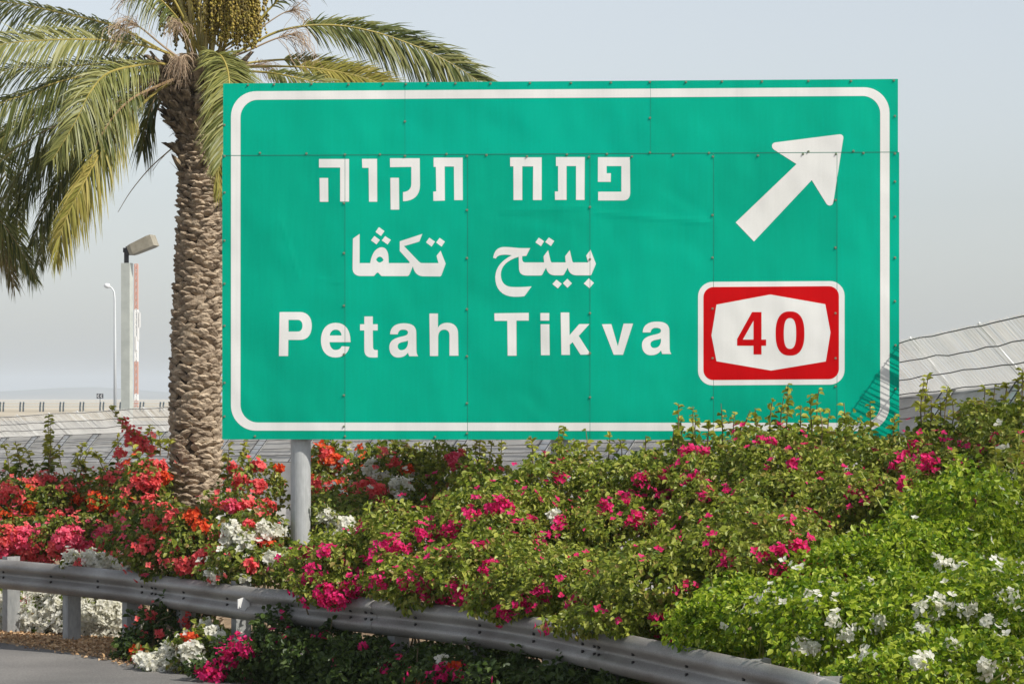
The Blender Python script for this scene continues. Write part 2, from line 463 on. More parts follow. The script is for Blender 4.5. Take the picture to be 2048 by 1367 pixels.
def panel(u0, u1, v0, v1, gm):
    g = 0.0004
    u0, u1, v0, v1 = u0 + g, u1 - g, v0 + g, v1 - g
    nu, nv = max(4, int((u1 - u0) / 0.03)), max(4, int((v1 - v0) / 0.03))
    uu, vv = np.meshgrid(np.linspace(u0, u1, nu), np.linspace(v0, v1, nv))
    edge_ = np.minimum.reduce([uu - u0, u1 - uu, vv - v0, v1 - vv])
    w = bulge(uu, vv) * np.clip(edge_ / 0.06, 0, 1)
    front = np.stack([uu, -w, vv], -1).reshape(-1, 3)
    back = np.stack([uu, np.full_like(uu, 0.004), vv], -1).reshape(-1, 3)
    idx = np.arange(nu * nv).reshape(nv, nu)
    q = np.stack([idx[:-1, :-1], idx[:-1, 1:], idx[1:, 1:], idx[1:, :-1]], -1).reshape(-1, 4)
    n = nu * nv
    ring = np.concatenate([idx[0, :], idx[1:, -1], idx[-1, -2::-1], idx[-2:0:-1, 0]])
    r2 = np.roll(ring, -1)
    side = np.stack([r2, ring, ring + n, r2 + n], -1)
    mesh_np('panel', np.concatenate([front, back]), [q, q[:, ::-1] + n, side], [M[gm], M['sign_back']], sign,
            mi=np.concatenate([np.zeros(len(q)), np.ones(len(q)), np.ones(len(side))]), smooth=False)
b = [U0] + top_seams + [U1]
for i in range(len(b) - 1): panel(b[i], b[i + 1], vseam, V1, ('sign_green', 'sign_green_faded', 'sign_green')[i])
b = [U0 - 0.008] + low_seams + [U1 + 0.012]
for i in range(len(b) - 1): panel(b[i], b[i + 1], V0, vseam, ('sign_green_new', 'sign_green', 'sign_green_new', 'sign_green', 'sign_green_new', 'sign_green')[i])

# dark joints between the sheets, cut through the lettering too
jb = MB()
jw = 0.0038
jb.box(((U0 + U1) / 2, -0.0019, vseam), (U1 - U0, 0.0004, 0.0062))
for u in top_seams: jb.box((u, -0.0019, (vseam + V1) / 2 + .004), (jw * .6, 0.0004, V1 - vseam - .012))
for u in low_seams: jb.box((u, -0.0019, (vseam + V0) / 2 - .004), (jw, 0.0004, vseam - V0 - .012))
jb.build('joint', M['seam'], sign)

# border
bo0 = sp(462, 183); bo1 = sp(1779, 861.5)
bi0 = sp(481, 200); bi1 = sp(1760.5, 845)
fill('border', [[rrect(bo0[0], bo1[1], bo1[0], bo0[1], 0.235, 12), rrect(bi0[0], bi1[1], bi1[0], bi0[1], 0.165, 12)]], 0.0012, M['sign_white'], sign)

cA = crop((620, 300), 6.206); cB = crop((1000, 300), 7.314)
heb = []
def T(c, loops): return [[c(p) for p in outline(l)] for l in loops]
heb.append(T(cA, [[(112, 112), (485, 112), (485, 640), (375, 640), (375, 218), (112, 218)]]))
heb.append(T(cA, [[(118, 347), (225, 347), (228, 643), (122, 643)]]))
heb.append(T(cA, [[(645, 110), (832, 110), (835, 642), (733, 642), (728, 222), (650, 222)]]))
heb.append(T(cA, [[(992, 103), (1362, 103), (1365, 440), ('c', (1365, 560), (1290, 634), (1155, 636)), (1155, 522), ('c', (1218, 518), (1256, 485), (1258, 420)), (1258, 210), (995, 214)]]))
heb.append(T(cA, [[(998, 345), (1104, 345), (1108, 740), (1002, 740)]]))
heb.append(T(cA, [[(1533, 95), (1895, 95), (1897, 622), (1790, 622), (1786, 205), (1672, 205), (1674, 628), (1532, 632), (1530, 516), (1567, 514), (1562, 210), (1535, 210)]]))
heb.append(T(cB, [[(148, 108), (610, 108), (610, 732), (482, 732), (486, 240), (326, 240), (326, 732), (198, 732), (196, 240), (150, 240)]]))
heb.append(T(cB, [[(818, 104), (1240, 104), (1237, 730), (1112, 730), (1112, 235), (974, 235), (974, 730), (806, 730), (803, 606), (850, 606), (850, 235), (820, 235)]]))
heb.append(T(cB, [[(1433, 106), (1900, 106), (1905, 620), ('c', (1905, 700), (1865, 738), (1800, 738)), (1435, 738), (1437, 610), (1776, 610), (1776, 235), (1560, 235), (1560, 340), (1622, 340), (1620, 466), (1432, 466)]]))
fill('hebrew_word', heb[:6], 0.0012, M['sign_white'], sign)
fill('hebrew_word', heb[6:], 0.0012, M['sign_white'], sign)

cC = crop((690, 440), 9.309); cD = crop((970, 460), 8.533)
ar = [T(cC, [[(148, 345), (272, 258), (272, 800), (470, 800), ('c', (485, 700), (520, 615), (560, 570)), ('c', (600, 530), (640, 505), (690, 505)),
      ('c', (770, 510), (808, 600), (810, 690)), (815, 800), (1203, 800), (1200, 775), (1020, 575), (1020, 395), (1440, 258), (1385, 400), (1100, 485), (1340, 735),
      ('c', (1385, 780), (1400, 800), (1440, 800)), (1740, 800), (1705, 665), (1780, 570), (1875, 810), (1800, 1015), ('c', (1790, 1040), (1780, 1048), (1755, 1048)),
      (1450, 1045), ('c', (1335, 1040), (1285, 960), (1265, 860)), (1200, 1010), ('c', (1185, 1038), (1170, 1042), (1145, 1042)), (680, 1042), (615, 975), (590, 982), (540, 1040),
      (285, 1040), ('c', (190, 1038), (142, 980), (142, 900))],
      [(580, 735), ('c', (590, 715), (615, 682), (645, 680)), ('c', (685, 685), (705, 715), (718, 745)), ('c', (700, 770), (670, 790), (645, 790)), ('c', (620, 790), (595, 765), (582, 740))]])]
for q in ([(632, 130), (735, 205), (670, 298), (568, 222)], [(548, 295), (650, 370), (585, 452), (483, 378)], [(748, 298), (855, 368), (792, 455), (685, 378)],
          [(1570, 328), (1675, 400), (1612, 495), (1508, 415)], [(1762, 330), (1860, 400), (1797, 495), (1697, 418)]):
    ar.append(T(cC, [q]))
ar.append(T(cD, [[(140, 475), ('c', (155, 350), (220, 288), (330, 288)), ('c', (450, 290), (540, 305), (600, 308)), (772, 308), (705, 440), (635, 445), (635, 495), ('c', (640, 535), (655, 552), (690, 552)),
      (1010, 552), (998, 450), (1078, 342), (1117, 515), ('c', (1124, 540), (1130, 552), (1145, 552)), (1378, 552), (1368, 445), (1447, 342), (1486, 515), ('c', (1492, 540), (1498, 552), (1515, 552)),
      (1758, 552), (1728, 435), (1800, 335), (1893, 575), (1820, 750), ('c', (1812, 768), (1805, 772), (1785, 772)), (1560, 772), ('c', (1465, 768), (1425, 710), (1412, 640)),
      (1355, 745), ('c', (1345, 766), (1330, 772), (1305, 772)), (1180, 772), ('c', (1090, 765), (1055, 700), (1042, 640)), (985, 745), ('c', (975, 768), (962, 775), (935, 775)),
      (725, 775), ('c', (620, 775), (580, 735), (580, 640)), (575, 455), ('c', (380, 515), (272, 610), (270, 760)), ('c', (272, 900), (350, 968), (470, 970)), ('c', (580, 975), (700, 968), (795, 960)),
      (675, 1125), ('c', (620, 1136), (560, 1138), (500, 1138)), ('c', (280, 1130), (175, 1000), (175, 800)), ('c', (182, 620), (300, 515), (455, 430)), ('c', (400, 420), (330, 416), (280, 425)), ('c', (230, 432), (200, 452), (185, 485))]]))
for q in ([(918, 128), (1010, 190), (955, 275), (860, 210)], [(1090, 125), (1183, 187), (1125, 272), (1028, 205)], [(1220, 845), (1310, 915), (1243, 995), (1150, 920)],
          [(1405, 830), (1485, 908), (1407, 985), (1330, 905)], [(1772, 822), (1860, 900), (1783, 990), (1685, 912)]):
    ar.append(T(cD, [q]))
fill('arabic_word', ar[:6], 0.0012, M['sign_white'], sign)
fill('arabic_word', ar[6:], 0.0012, M['sign_white'], sign)

cE = crop((540, 610), 5.12); cF = crop((970, 610), 5.251)
A_OUT = [(1230, 298), ('c', (1232, 220), (1290, 185), (1370, 185)), ('c', (1460, 185), (1498, 215), (1498, 285)), (1500, 450), ('c', (1500, 490), (1505, 505), (1518, 522)), (1425, 522), (1413, 485),
         ('c', (1390, 520), (1355, 535), (1310, 535)), ('c', (1255, 535), (1222, 490), (1222, 430)), ('c', (1222, 365), (1270, 340), (1330, 325)), ('c', (1385, 312), (1413, 308), (1413, 280)),
         ('c', (1413, 260), (1395, 250), (1362, 250)), ('c', (1328, 250), (1312, 270), (1308, 298))]
A_IN = [(1413, 362), ('c', (1418, 425), (1390, 460), (1345, 460)), ('c', (1322, 460), (1308, 442), (1308, 420)), ('c', (1308, 372), (1370, 380), (1411, 363))]
la = [T(cE, [[(98, 70), (310, 70), ('c', (390, 72), (428, 130), (428, 210)), ('c', (428, 300), (385, 355), (310, 355)), (188, 355), (186, 520), (92, 520)],
             [(190, 150), (285, 150), ('c', (315, 150), (333, 175), (333, 210)), ('c', (333, 245), (315, 270), (285, 270)), (190, 270)]]),
      T(cE, [[(825, 378), (610, 378), ('c', (612, 430), (640, 458), (672, 458)), ('c', (705, 458), (722, 445), (735, 420)), (815, 425), ('c', (795, 500), (740, 535), (670, 535)), ('c', (575, 535), (522, 465), (522, 360)),
              ('c', (522, 250), (580, 180), (672, 180)), ('c', (780, 180), (825, 262), (825, 376))],
             [(612, 310), ('c', (615, 275), (640, 250), (672, 250)), ('c', (710, 250), (730, 275), (733, 310))]]),
      T(cE, [[(966, 115), (1053, 115), (1053, 195), (1103, 195), (1103, 258), (1053, 258), (1055, 425), ('c', (1055, 450), (1065, 458), (1085, 458)), (1103, 458), (1103, 533), ('c', (1085, 536), (1060, 536), (1040, 535)),
              ('c', (985, 533), (966, 505), (966, 450)), (966, 258), (922, 258), (922, 195), (966, 195)]]),
      T(cE, [A_OUT, A_IN]),
      T(cE, [[(1632, 85), (1720, 85), (1720, 230), ('c', (1740, 195), (1775, 180), (1815, 180)), ('c', (1890, 180), (1926, 225), (1926, 290)), (1930, 517), (1838, 517), (1838, 310), ('c', (1838, 270), (1815, 250), (1785, 250)),
              ('c', (1745, 250), (1722, 280), (1722, 330)), (1722, 520), (1638, 520)]]),
      T(cF, [[(98, 85), (460, 80), (460, 162), (330, 162), (332, 530), (238, 530), (234, 165), (100, 165)]]),
      T(cF, [[(582, 82), (675, 82), (675, 162), (583, 162)]]), T(cF, [[(584, 200), (676, 200), (680, 525), (588, 525)]]),
      T(cF, [[(795, 77), (885, 77), (888, 315), (990, 198), (1097, 198), (985, 322), (1110, 517), (1003, 520), (920, 388), (890, 415), (892, 522), (803, 522)]]),
      T(cF, [[(1228, 200), (1327, 198), (1395, 430), (1455, 193), (1555, 193), (1450, 520), (1352, 520)]])]
def e2f(p): return (1648 + (p[0] - 1222) * 310 / 296, 172 + (p[1] - 185) * 353 / 350)
la.append([[cF(e2f(p)) for p in outline(l)] for l in (A_OUT, A_IN)])
fill('latin_word', la[:5], 0.0012, M['sign_white'], sign)
fill('latin_word', la[5:], 0.0012, M['sign_white'], sign)

# arrow
cR = crop((1350, 150), 2.103)
fill('arrow', [T(cR, [[(255, 620), (511, 375), (416, 314), ('c', (405, 306), (404, 288), (420, 284)), (688, 250), ('c', (700, 248), (709, 254), (708, 266)), (666, 536), ('c', (662, 552), (643, 553), (636, 540)), (575, 442), (332, 700)]])], 0.0012, M['sign_white'], sign)

# route shield
cG = crop((1380, 550), 5.944)
def rr(c, x0, y0, x1, y1, r, dy=0):
    return [c((x, y + dy * (x - x0) / (x1 - x0))) for x, y in rrect(x0, y0, x1, y1, r)]
shield = fill('route_shield', [[rr(cG, 95, 80, 1838, 1310, 175, -11)]], 0.0013, M['sign_white'], sign)
fill('shield_field', [[rr(cG, 160, 142, 1770, 1246, 120, -12)]], 0.0022, M['sign_red'], shield)
fill('shield_centre', [[[cG(p) for p in [(955, 230), (1608, 345), (1670, 680), (1615, 1025), (965, 1133), (315, 1022), (255, 715), (315, 350)]]]], 0.0031, M['sign_white'], shield)
def sup(x0, y0, x1, y1, e, n=48):
    cx, cy, a, b_ = (x0 + x1) / 2, (y0 + y1) / 2, (x1 - x0) / 2, (y1 - y0) / 2
    o = []
    for k in range(n):
        t = 2 * math.pi * k / n
        c_, s_ = math.cos(t), math.sin(t)
        o.append((cx + a * math.copysign(abs(c_) ** (2 / e), c_), cy + b_ * math.copysign(abs(s_) ** (2 / e), s_)))
    return o
fill('route_number', [T(cG, [[(738, 438), (850, 438), (850, 765), (905, 765), (905, 838), (850, 838), (850, 942), (755, 942), (755, 838), (560, 838), (560, 758)], [(755, 540), (755, 765), (628, 765)]]),
                      [[cG(p) for p in sup(1018, 430, 1360, 955, 2.5)], [cG(p) for p in sup(1115, 510, 1262, 875, 2.6)]]], 0.0040, M['sign_red'], shield)

# bolts
bm_ = MB()
bm_.tube([(0, 0.0, 0), (0, -0.004, 0)], [0.0115, 0.011], 8)
bm_.tube([(0, -0.004, 0), (0, -0.013, 0)], [0.0075, 0.0065], 6)
bolt0 = bm_.build('bolt', M['bolt'], sign)
bolt_px = [(496, 170), (548, 169), (623, 168), (697, 169), (766, 168), (812, 168), (856, 168), (911, 167), (981, 167), (1060, 166), (1142, 166), (1222, 165), (1300, 164), (1372, 164), (1444, 163), (1524, 163), (1617, 162), (1702, 162), (1788, 161),
           (449, 250), (449, 312), (449, 385), (449, 481), (449, 567), (449, 651), (449, 765), (449, 832),
           (520, 306), (613, 307), (690, 309), (760, 309), (810, 243), (810, 312), (893, 308), (934, 312), (973, 310), (1054, 313), (1134, 309), (1178, 314), (1214, 308), (1264, 313), (1300, 305), (1346, 310), (1418, 306), (1426, 313), (1516, 311), (1606, 308), (1617, 303), (1672, 308), (1707, 302), (1727, 306), (1790, 307), (1300, 236),
           (688, 406), (688, 506), (688, 611), (688, 708), (688, 790), (688, 852), (934, 420), (934, 516), (934, 618), (934, 712), (934, 806), (934, 866), (1180, 414), (1180, 518), (1180, 626), (1180, 706), (1180, 794), (1425, 430), (1425, 515), (1425, 617), (1425, 716), (1425, 795),
           (1671, 400), (1671, 495), (1671, 626), (1671, 716), (1671, 772), (1790, 232), (1790, 363), (1790, 433), (1790, 515), (1790, 602), (1791, 690), (1791, 777), (690, 872), (870, 873), (510, 872), (1060, 873)]
first = True
for px, py in bolt_px:
    u, v = sp(px, py)
    o = bolt0 if first else bolt0.copy()
    if not first:
        COL.objects.link(o)
    first = False
    o.location = (u, -0.001, v)
    o.rotation_euler = (0, random.uniform(0, 6), 0)

# posts and cross beams behind the sheets
for px in (597, 1120, 1643):
    u = sp(px, 900)[0]
    pb = MB()
    pb.tube([(u, 0.155, -0.3), (u, 0.155, 3.0), (u, 0.155, V1 - 0.15)], 0.095, 28)
    pb.build('post', M['post_grey'], sign, smooth=False)
    for f in sign.children[-1].data.polygons:
        f.use_smooth = len(f.vertices) == 4
for v in (V0 + 0.25, (V0 + V1) / 2, V1 - 0.3):
    cb = MB()
    cb.box(((U0 + U1) / 2, 0.032, v), (U1 - U0 - 0.1, 0.05, 0.07))
    cb.build('cross_beam', M['galv'], sign)

# ------------------------------------------------------------------ guardrail
gr = empty('guardrail', (*rail.pos(rail.at_px(600))[:2], 0))
tag(gr, 'long grey steel crash barrier curving along the road edge below the flowers', 'guardrail')
gloc = np.array(gr.location)
W_PROF = [(0.004, 0.800), (0.022, 0.797), (0.045, 0.785), (0.066, 0.764), (0.080, 0.742), (0.084, 0.722), (0.079, 0.704), (0.060, 0.684), (0.030, 0.664), (0.018, 0.646), (0.030, 0.628), (0.060, 0.608), (0.079, 0.588), (0.084, 0.570), (0.080, 0.550), (0.066, 0.528), (0.045, 0.507), (0.022, 0.495), (0.004, 0.492)]
def beam(s0, s1, grow=0.0):
    n = max(4, int((s1 - s0) / 0.18))
    ss = np.linspace(s0, s1, n)
    P, Tn = rail.pos(ss), rail.tan(ss)
    V = []
    for p, t in zip(P, Tn):
        nl = np.array((-t[1], t[0]))     # towards the road
        for d, z in W_PROF:
            V.append((p[0] + nl[0] * (d + grow), p[1] + nl[1] * (d + grow), z))
    k = len(W_PROF)
    idx = np.arange(n * k).reshape(n, k)
    q = np.stack([idx[:-1, :-1], idx[1:, :-1], idx[1:, 1:], idx[:-1, 1:]], -1).reshape(-1, 4)
    o = mesh_np('beam', np.array(V) - gloc, [q], M['beam'], gr, smooth=True)
    md = o.modifiers.new('thickness', 'SOLIDIFY'); md.thickness = 0.004; md.offset = -1
s_joint = rail.at_px(325)
seg = 4.0
k0 = -int(s_joint // seg)
js = []
for k in range(k0 - 1, 12):
    a, c = s_joint + k * seg, s_joint + (k + 1) * seg
    if c < 0.5 or a > rail.L - 0.5: continue
    a, c = max(a, 0.1), min(c, rail.L - 0.1)
    beam(a, min(c + 0.16, rail.L - 0.1), 0.0045 if k % 2 else 0.0)
    js.append(c)
# splice bolts
sb = MB()
sb.tube([(0, 0, 0), (0.018, 0, 0)], [0.013, 0.011], 7)
bolt_first = None
for s in [q_ for q_ in list(np.arange(0.7, rail.L, 1.0)) + [j + d for j in js for d in (0.03, 0.12)] if 7.5 < q_ < 26]:
    p, t = rail.pos(s), rail.tan(s)
    nl = np.array((-t[1], t[0]))
    for z in (0.675, 0.617):
        if bolt_first is None:
            o = bolt_first = sb.build('splice_bolt', M['dark_metal'], gr)
        else:
            o = bolt_first.copy(); COL.objects.link(o)
        o.location = (p[0] + nl[0] * 0.05 - gloc[0], p[1] + nl[1] * 0.05 - gloc[1], z)
        o.rotation_euler = (0, 0, math.atan2(nl[1], nl[0]))
sA, sB, sC = rail.at_px(22, 0.1), rail.at_px(135, 0.1), rail.at_px(262, 0.1)
step = (sA - sC) / 2
s = sA + step * 4
pc = 0
while s > 0.5:
    if s < rail.L - 0.3:
        p, t = rail.pos(s), rail.tan(s)
        nl = np.array((-t[1], t[0]))
        ang = math.atan2(t[1], t[0])
        pm = MB()
        dz = -0.02 if s > rail.at_px(560) else -0.055
        c = p[:2] - nl * 0.10 - gloc[:2]
        # channel section: web faces the traffic, two flanges
        pm.box((c[0] - t[0] * 0.055, c[1] - t[1] * 0.055, 0.345 + dz), (0.008, 0.15, 1.01), ang)
        for sg in (-1, 1):
            q = c + nl * sg * 0.072
            pm.box((q[0], q[1], 0.345 + dz), (0.10, 0.007, 1.008), ang)
        pm.build('post', M['galv'], gr)
        sm = MB()
        q = p[:2] - nl * 0.012 - gloc[:2]
        sm.box((q[0], q[1], 0.646), (0.09, 0.030, 0.20), ang)
        sm.build('spacer', M['galv'], gr)
    s -= step
# reflectors sitting in the valley of the beam
for px in (492,):
    s = rail.at_px(px, -0.06)
    p, t = rail.pos(s), rail.tan(s)
    nl = np.array((-t[1], t[0]))
    c = p[:2] + nl * 0.02 - gloc[:2]
    rb = MB()
    fr = -t * 0.012
    def q3(n_, z, o_): return (c[0] + nl[0] * n_ + o_[0], c[1] + nl[1] * n_ + o_[1], z)
    for o_, zs, mi_ in ((fr, 1.0, 0),):
        a = [q3(0.012, 0.725, fr), q3(0.13, 0.690, fr), q3(0.13, 0.610, fr), q3(0.012, 0.565, fr)]
        d = [q3(0.012, 0.725, fr * -0.3), q3(0.13, 0.690, fr * -0.3), q3(0.13, 0.610, fr * -0.3), q3(0.012, 0.565, fr * -0.3)]
        rb.add(a + d, [(0, 1, 2, 3), (7, 6, 5, 4), (0, 4, 5, 1), (1, 5, 6, 2), (2, 6, 7, 3), (3, 7, 4, 0)])
    rb.build('reflector', M['reflector'], gr)
    hb2 = MB()
    hb2.box((c[0] + nl[0] * 0.03 + t[0] * 0.03, c[1] + nl[1] * 0.03 + t[1] * 0.03, 0.646), (0.045, 0.07, 0.045), math.atan2(t[1], t[0]))
    hb2.build('reflector_bracket', M['dark_metal'], gr)

# ------------------------------------------------------------------ security fence
fn = empty('security_fence', (*fence.pos(fence.at_px(700))[:2], 0))
tag(fn, 'tall pale wire mesh security fence with cranked overhang, running behind the sign', 'fence')
floc = np.array(fn.location)
def fz(s):
    """heights of foot of the lean, fold and top along the fence"""
    Y = fence.pos(s)[..., 1]
    k = np.clip((Y - 26.5) / (56 - 26.5), -0.6, 1.3)
    k = k if np.ndim(k) else float(k)
    return 1.98 - 0.70 * k, 2.60 - 0.86 * k, 3.07 - 0.97 * k
def fpt(s, off, z):
    p, t = fence.pos(s), fence.tan(s)
    return np.stack([p[..., 0] + off * t[..., 1] - floc[0], p[..., 1] - off * t[..., 0] - floc[1], z], -1)
FOLD = 0.42
def bars(name, s, o0, z0, o1, z1, w, m):
    a, c = fpt(s, o0, z0), fpt(s, o1, z1)
    t = fence.tan(s)
    t3 = np.stack([t[:, 0], t[:, 1], np.zeros(len(s))], -1) * (w / 2)
    d = c - a; d /= np.linalg.norm(d, axis=1, keepdims=True)
    n3 = np.cross(d, t3)
    V = np.stack([a - t3 - n3, a + t3 - n3, a + t3 + n3, a - t3 + n3, c - t3 - n3, c + t3 - n3, c + t3 + n3, c - t3 + n3], 1).reshape(-1, 3)
    b_ = np.arange(len(s))[:, None] * 8
    Q = np.concatenate([b_ + np.array(q) for q in ((0, 1, 5, 4), (1, 2, 6, 5), (2, 3, 7, 6), (3, 0, 4, 7), (7, 6, 5, 4))])
    return mesh_np(name, V, [Q], m, fn)
sf0, sf1 = 0.3, fence.L - 0.3
sd = np.arange(sf0, sf1, 0.018)
zB, zF, zA = fz(sd)
jit = rng.normal(0, 0.012, len(sd))
bars('overhang_mesh', sd, FOLD, zF, -0.02, zA + jit, 0.0034, M['fence'])
bars('overhang_rib', sd[::6], FOLD - 0.006, zF[::6], -0.03, zA[::6], 0.0060, M['fence'])
bars('lean_mesh', sd, 0.0, zB, FOLD, zF, 0.0056, M['fence_shade'])
bars('upright_mesh', sd, 0.0, np.full(len(sd), 0.02), 0.0, zB, 0.0046, M['fence'])
sw = np.linspace(sf0, sf1, 160)
zB, zF, zA = fz(sw)
def wire(off, z, r, name='wire', m='fence_dark', sag=0.0):
    mb = MB()
    zz = z + rng.normal(0, 0.006, len(sw))
    mb.tube(fpt(sw, off, zz), r, 5)
    mb.build(name, M[m], fn)
for fr_ in (0.97, 0.62, 0.30, 0.02):
    wire(FOLD * (1 - fr_) - 0.03, zF + (zA - zF) * fr_, 0.0055)
wire(FOLD - 0.02, zF - 0.035, 0.006)
for fr_ in (0.78, 0.62, 0.38, 0.2, 0.02):
    wire(FOLD * fr_ - 0.02, zB + (zF - zB) * fr_, 0.0045)
for z in (0.5, 1.0):
    wire(-0.01, np.full(len(sw), z), 0.004)
# brackets of the overhang, each a plate with ladder rungs
for px in (-60, 14, 75, 139, 197, 262, 330, 400, 470, 548, 640, 780, 955, 1130, 1300, 1480, 1650, 1790, 1903, 2050, 2230, 2460):
    s = fence.at_px(px, FOLD)
    if s < 0.8 or s > fence.L - 0.8: continue
    b0, f0, a0 = fz(np.array(s))
    bw = 0.13
    ss = np.array((s - bw, s + bw))
    lo = fpt(ss, -0.03, np.full(2, b0)); hi = fpt(ss, FOLD - 0.03, np.full(2, f0 + 0.0)); cap_ = fpt(ss, FOLD + 0.10, np.full(2, f0 + 0.01)); cap2 = fpt(ss, FOLD + 0.14, np.full(2, f0 - 0.10))
    br = MB()
    def slab(p, q, m=0, th=0.006):
        n_ = np.cross(p[1] - p[0], q[0] - p[0]); n_ = n_ / np.linalg.norm(n_) * th
        vs_ = [p[0], p[1], q[1], q[0], p[0] + n_, p[1] + n_, q[1] + n_, q[0] + n_]
        br.add(vs_, [(3, 2, 1, 0), (4, 5, 6, 7), (0, 1, 5, 4), (1, 2, 6, 5), (2, 3, 7, 6), (3, 0, 4, 7)], m)
    slab(lo, hi); slab(hi, cap_); slab(cap_, cap2)
    for k in range(9):
        t_ = k / 8
        a, c = lo * (1 - t_) + hi * t_, None
        up = np.array((0, 0, 0.012)) + (a[0] - a[0])
        fw = (fpt(np.array(s), -0.045, 0.0) - fpt(np.array(s), -0.03, 0.0))
        br.tube([a[0] + fw + up * 0.3, a[1] + fw + up * 0.3], 0.0038, 4, 1)
    for e in (0, 1):
        fw = (fpt(np.array(s), -0.045, 0.0) - fpt(np.array(s), -0.03, 0.0))
        br.tube([lo[e] + fw, hi[e] + fw, cap_[e] + fw], 0.006, 4, 1)
    br.build('bracket', [M['bracket'], M['fence_dark']], fn)
    pm = MB()
    pp = fpt(np.array(s), 0.06, 0.0)
    pm.box((pp[0], pp[1], b0 / 2 - 0.1), (0.07, 0.07, b0 + 0.2), math.atan2(*fence.tan(np.array(s))[::-1]))
    pm.build('post', M['galv'], fn)
    # upper arm under the overhang
    am = MB()
    am.tube([fpt(np.array(s), FOLD + 0.02, f0), fpt(np.array(s), 0.02, a0 + 0.02)], 0.014, 4)
    am.build('arm', M['bracket'], fn)

# ------------------------------------------------------------------ things beyond the fence
def ground_at(px, Y): return ((px - CX) * Y / F_PX, Y, 0)
Y = 105.0; k = Y / F_PX
lp = empty('lamp_post', ground_at(254, Y), R(-14))
tag(lp, 'square pale lamp post with tilted boxy floodlight, left of the palm trunk', 'lamp post', 'lamp posts beyond the fence')
h = HC + (HZ - 526) * k
mb = MB(); mb.box((0, 0, h / 2), (0.32, 0.32, h)); mb.build('pole', M['lamp_post'], lp)
mb = MB()
mb.tube([(-0.02, 0, h), (-0.02, 0, h + 0.42)], 0.085, 10); mb.box((0.02, 0, h + 0.45), (0.26, 0.2, 0.16))
mb.build('mounting_arm', M['dark_metal'], lp)
# tapered box housing, tilted up to the right
mb = MB()
ax = Vector((math.cos(R(22)), 0, math.sin(R(22)))); up_ = Vector((-ax.z, 0, ax.x))
c0 = Vector((0.12, 0, h + 0.42))
vv = []
for d, hh, ww in ((0.0, 0.16, 0.22), (0.14, 0.18, 0.26), (0.82, 0.21, 0.28), (0.97, 0.20, 0.27)):
    for sy, sz in ((-1, -1), (1, -1), (1, 1), (-1, 1)):
        vv.append(c0 + ax * d + Vector((0, sy * ww, 0)) + up_ * (sz * hh))
ff = [(3, 2, 1, 0), (12, 13, 14, 15)]
for i in range(3):
    for q in range(4):
        ff.append((i * 4 + q, i * 4 + (q + 1) % 4, (i + 1) * 4 + (q + 1) % 4, (i + 1) * 4 + q))
mb.add(vv, ff); mb.build('lamp_head', M['lamp_head'], lp)
mb = MB(); p = c0 + ax * 0.02
mb.box((p.x - 0.06, 0, p.z + 0.0), (0.12, 0.36, 0.30)); mb.build('end_cap', M['dark_metal'], lp)

Y = 300.0; k = Y / F_PX
sl = empty('street_lamp', ground_at(229, Y))
tag(sl, 'slender tall street lamp with curved arm, standing far off beside the square lamp post', 'street lamp', 'lamp posts beyond the fence')
h = HC + (HZ - 575) * k
mb = MB()
mb.tube([(0.05, 0, 0), (0.05, 0, h * 0.6), (0.03, 0, h - 1.2), (-0.05, 0, h - 0.4), (-0.3, 0, h + 0.0), (-0.62, 0, h + 0.12)], [0.16, 0.13, 0.10, 0.09, 0.08, 0.07], 8)
mb.build('pole', M['pole'], sl, smooth=True)
mb = MB()
mb.tube([(-0.45, 0, h + 0.10), (-0.6, 0, h + 0.16), (-0.85, 0, h + 0.2), (-1.05, 0, h + 0.16)], [0.12, 0.26, 0.25, 0.10], 10)
mb.build('lamp_head', M['mast_white'], sl, smooth=True)

Y = 800.0; k = Y / F_PX
tm = empty('telecom_mast', ground_at(272.5, Y))
tag(tm, 'distant red and white banded lattice mast with white aerial panels', 'mast')
H_ = HC + (HZ - 528) * k
wd = 0.38
nb = 22
cur, curk = MB(), None
for i in range(nb):
    z0, z1 = H_ * i / nb, H_ * (i + 1) / nb
    yy = HZ - ((z0 + z1) / 2 - HC) / k
    kind_ = 'mast_white' if (615 < yy < 725 or 790 < yy < 805) else 'mast_red'
    if curk and kind_ != curk:
        cur.build('lattice_section', M[curk], tm); cur = MB()
    curk, tgt = kind_, cur
    cs = [(-wd, -wd), (wd, -wd), (wd, wd), (-wd, wd)]
    for q in range(4):
        a, c = cs[q], cs[(q + 1) % 4]
        tgt.tube([(*a, z0), (*a, z1)], 0.17, 4)
        tgt.tube([(*a, z0), (*c, z1)], 0.11, 4)
        tgt.tube([(*c, z0), (*a, z1)], 0.11, 4)
        tgt.tube([(*a, z1), (*c, z1)], 0.11, 4)
cur.build('lattice_section', M[curk], tm)
for px0, y0, y1 in ((277, 622, 680), (273.5, 672, 700), (279.5, 625, 655)):
    mb = MB()
    z0, z1 = HC + (HZ - y1) * k, HC + (HZ - y0) * k
    mb.box(((px0 - 272.5) * k, -0.5, (z0 + z1) / 2), (0.5, 0.3, z1 - z0)); mb.box(((px0 - 272.5) * k * 0.6, -0.5, (z0 + z1) / 2), (abs(px0 - 272.5) * k, 0.12, 0.2))
    mb.build('aerial', M['mast_white'], tm)

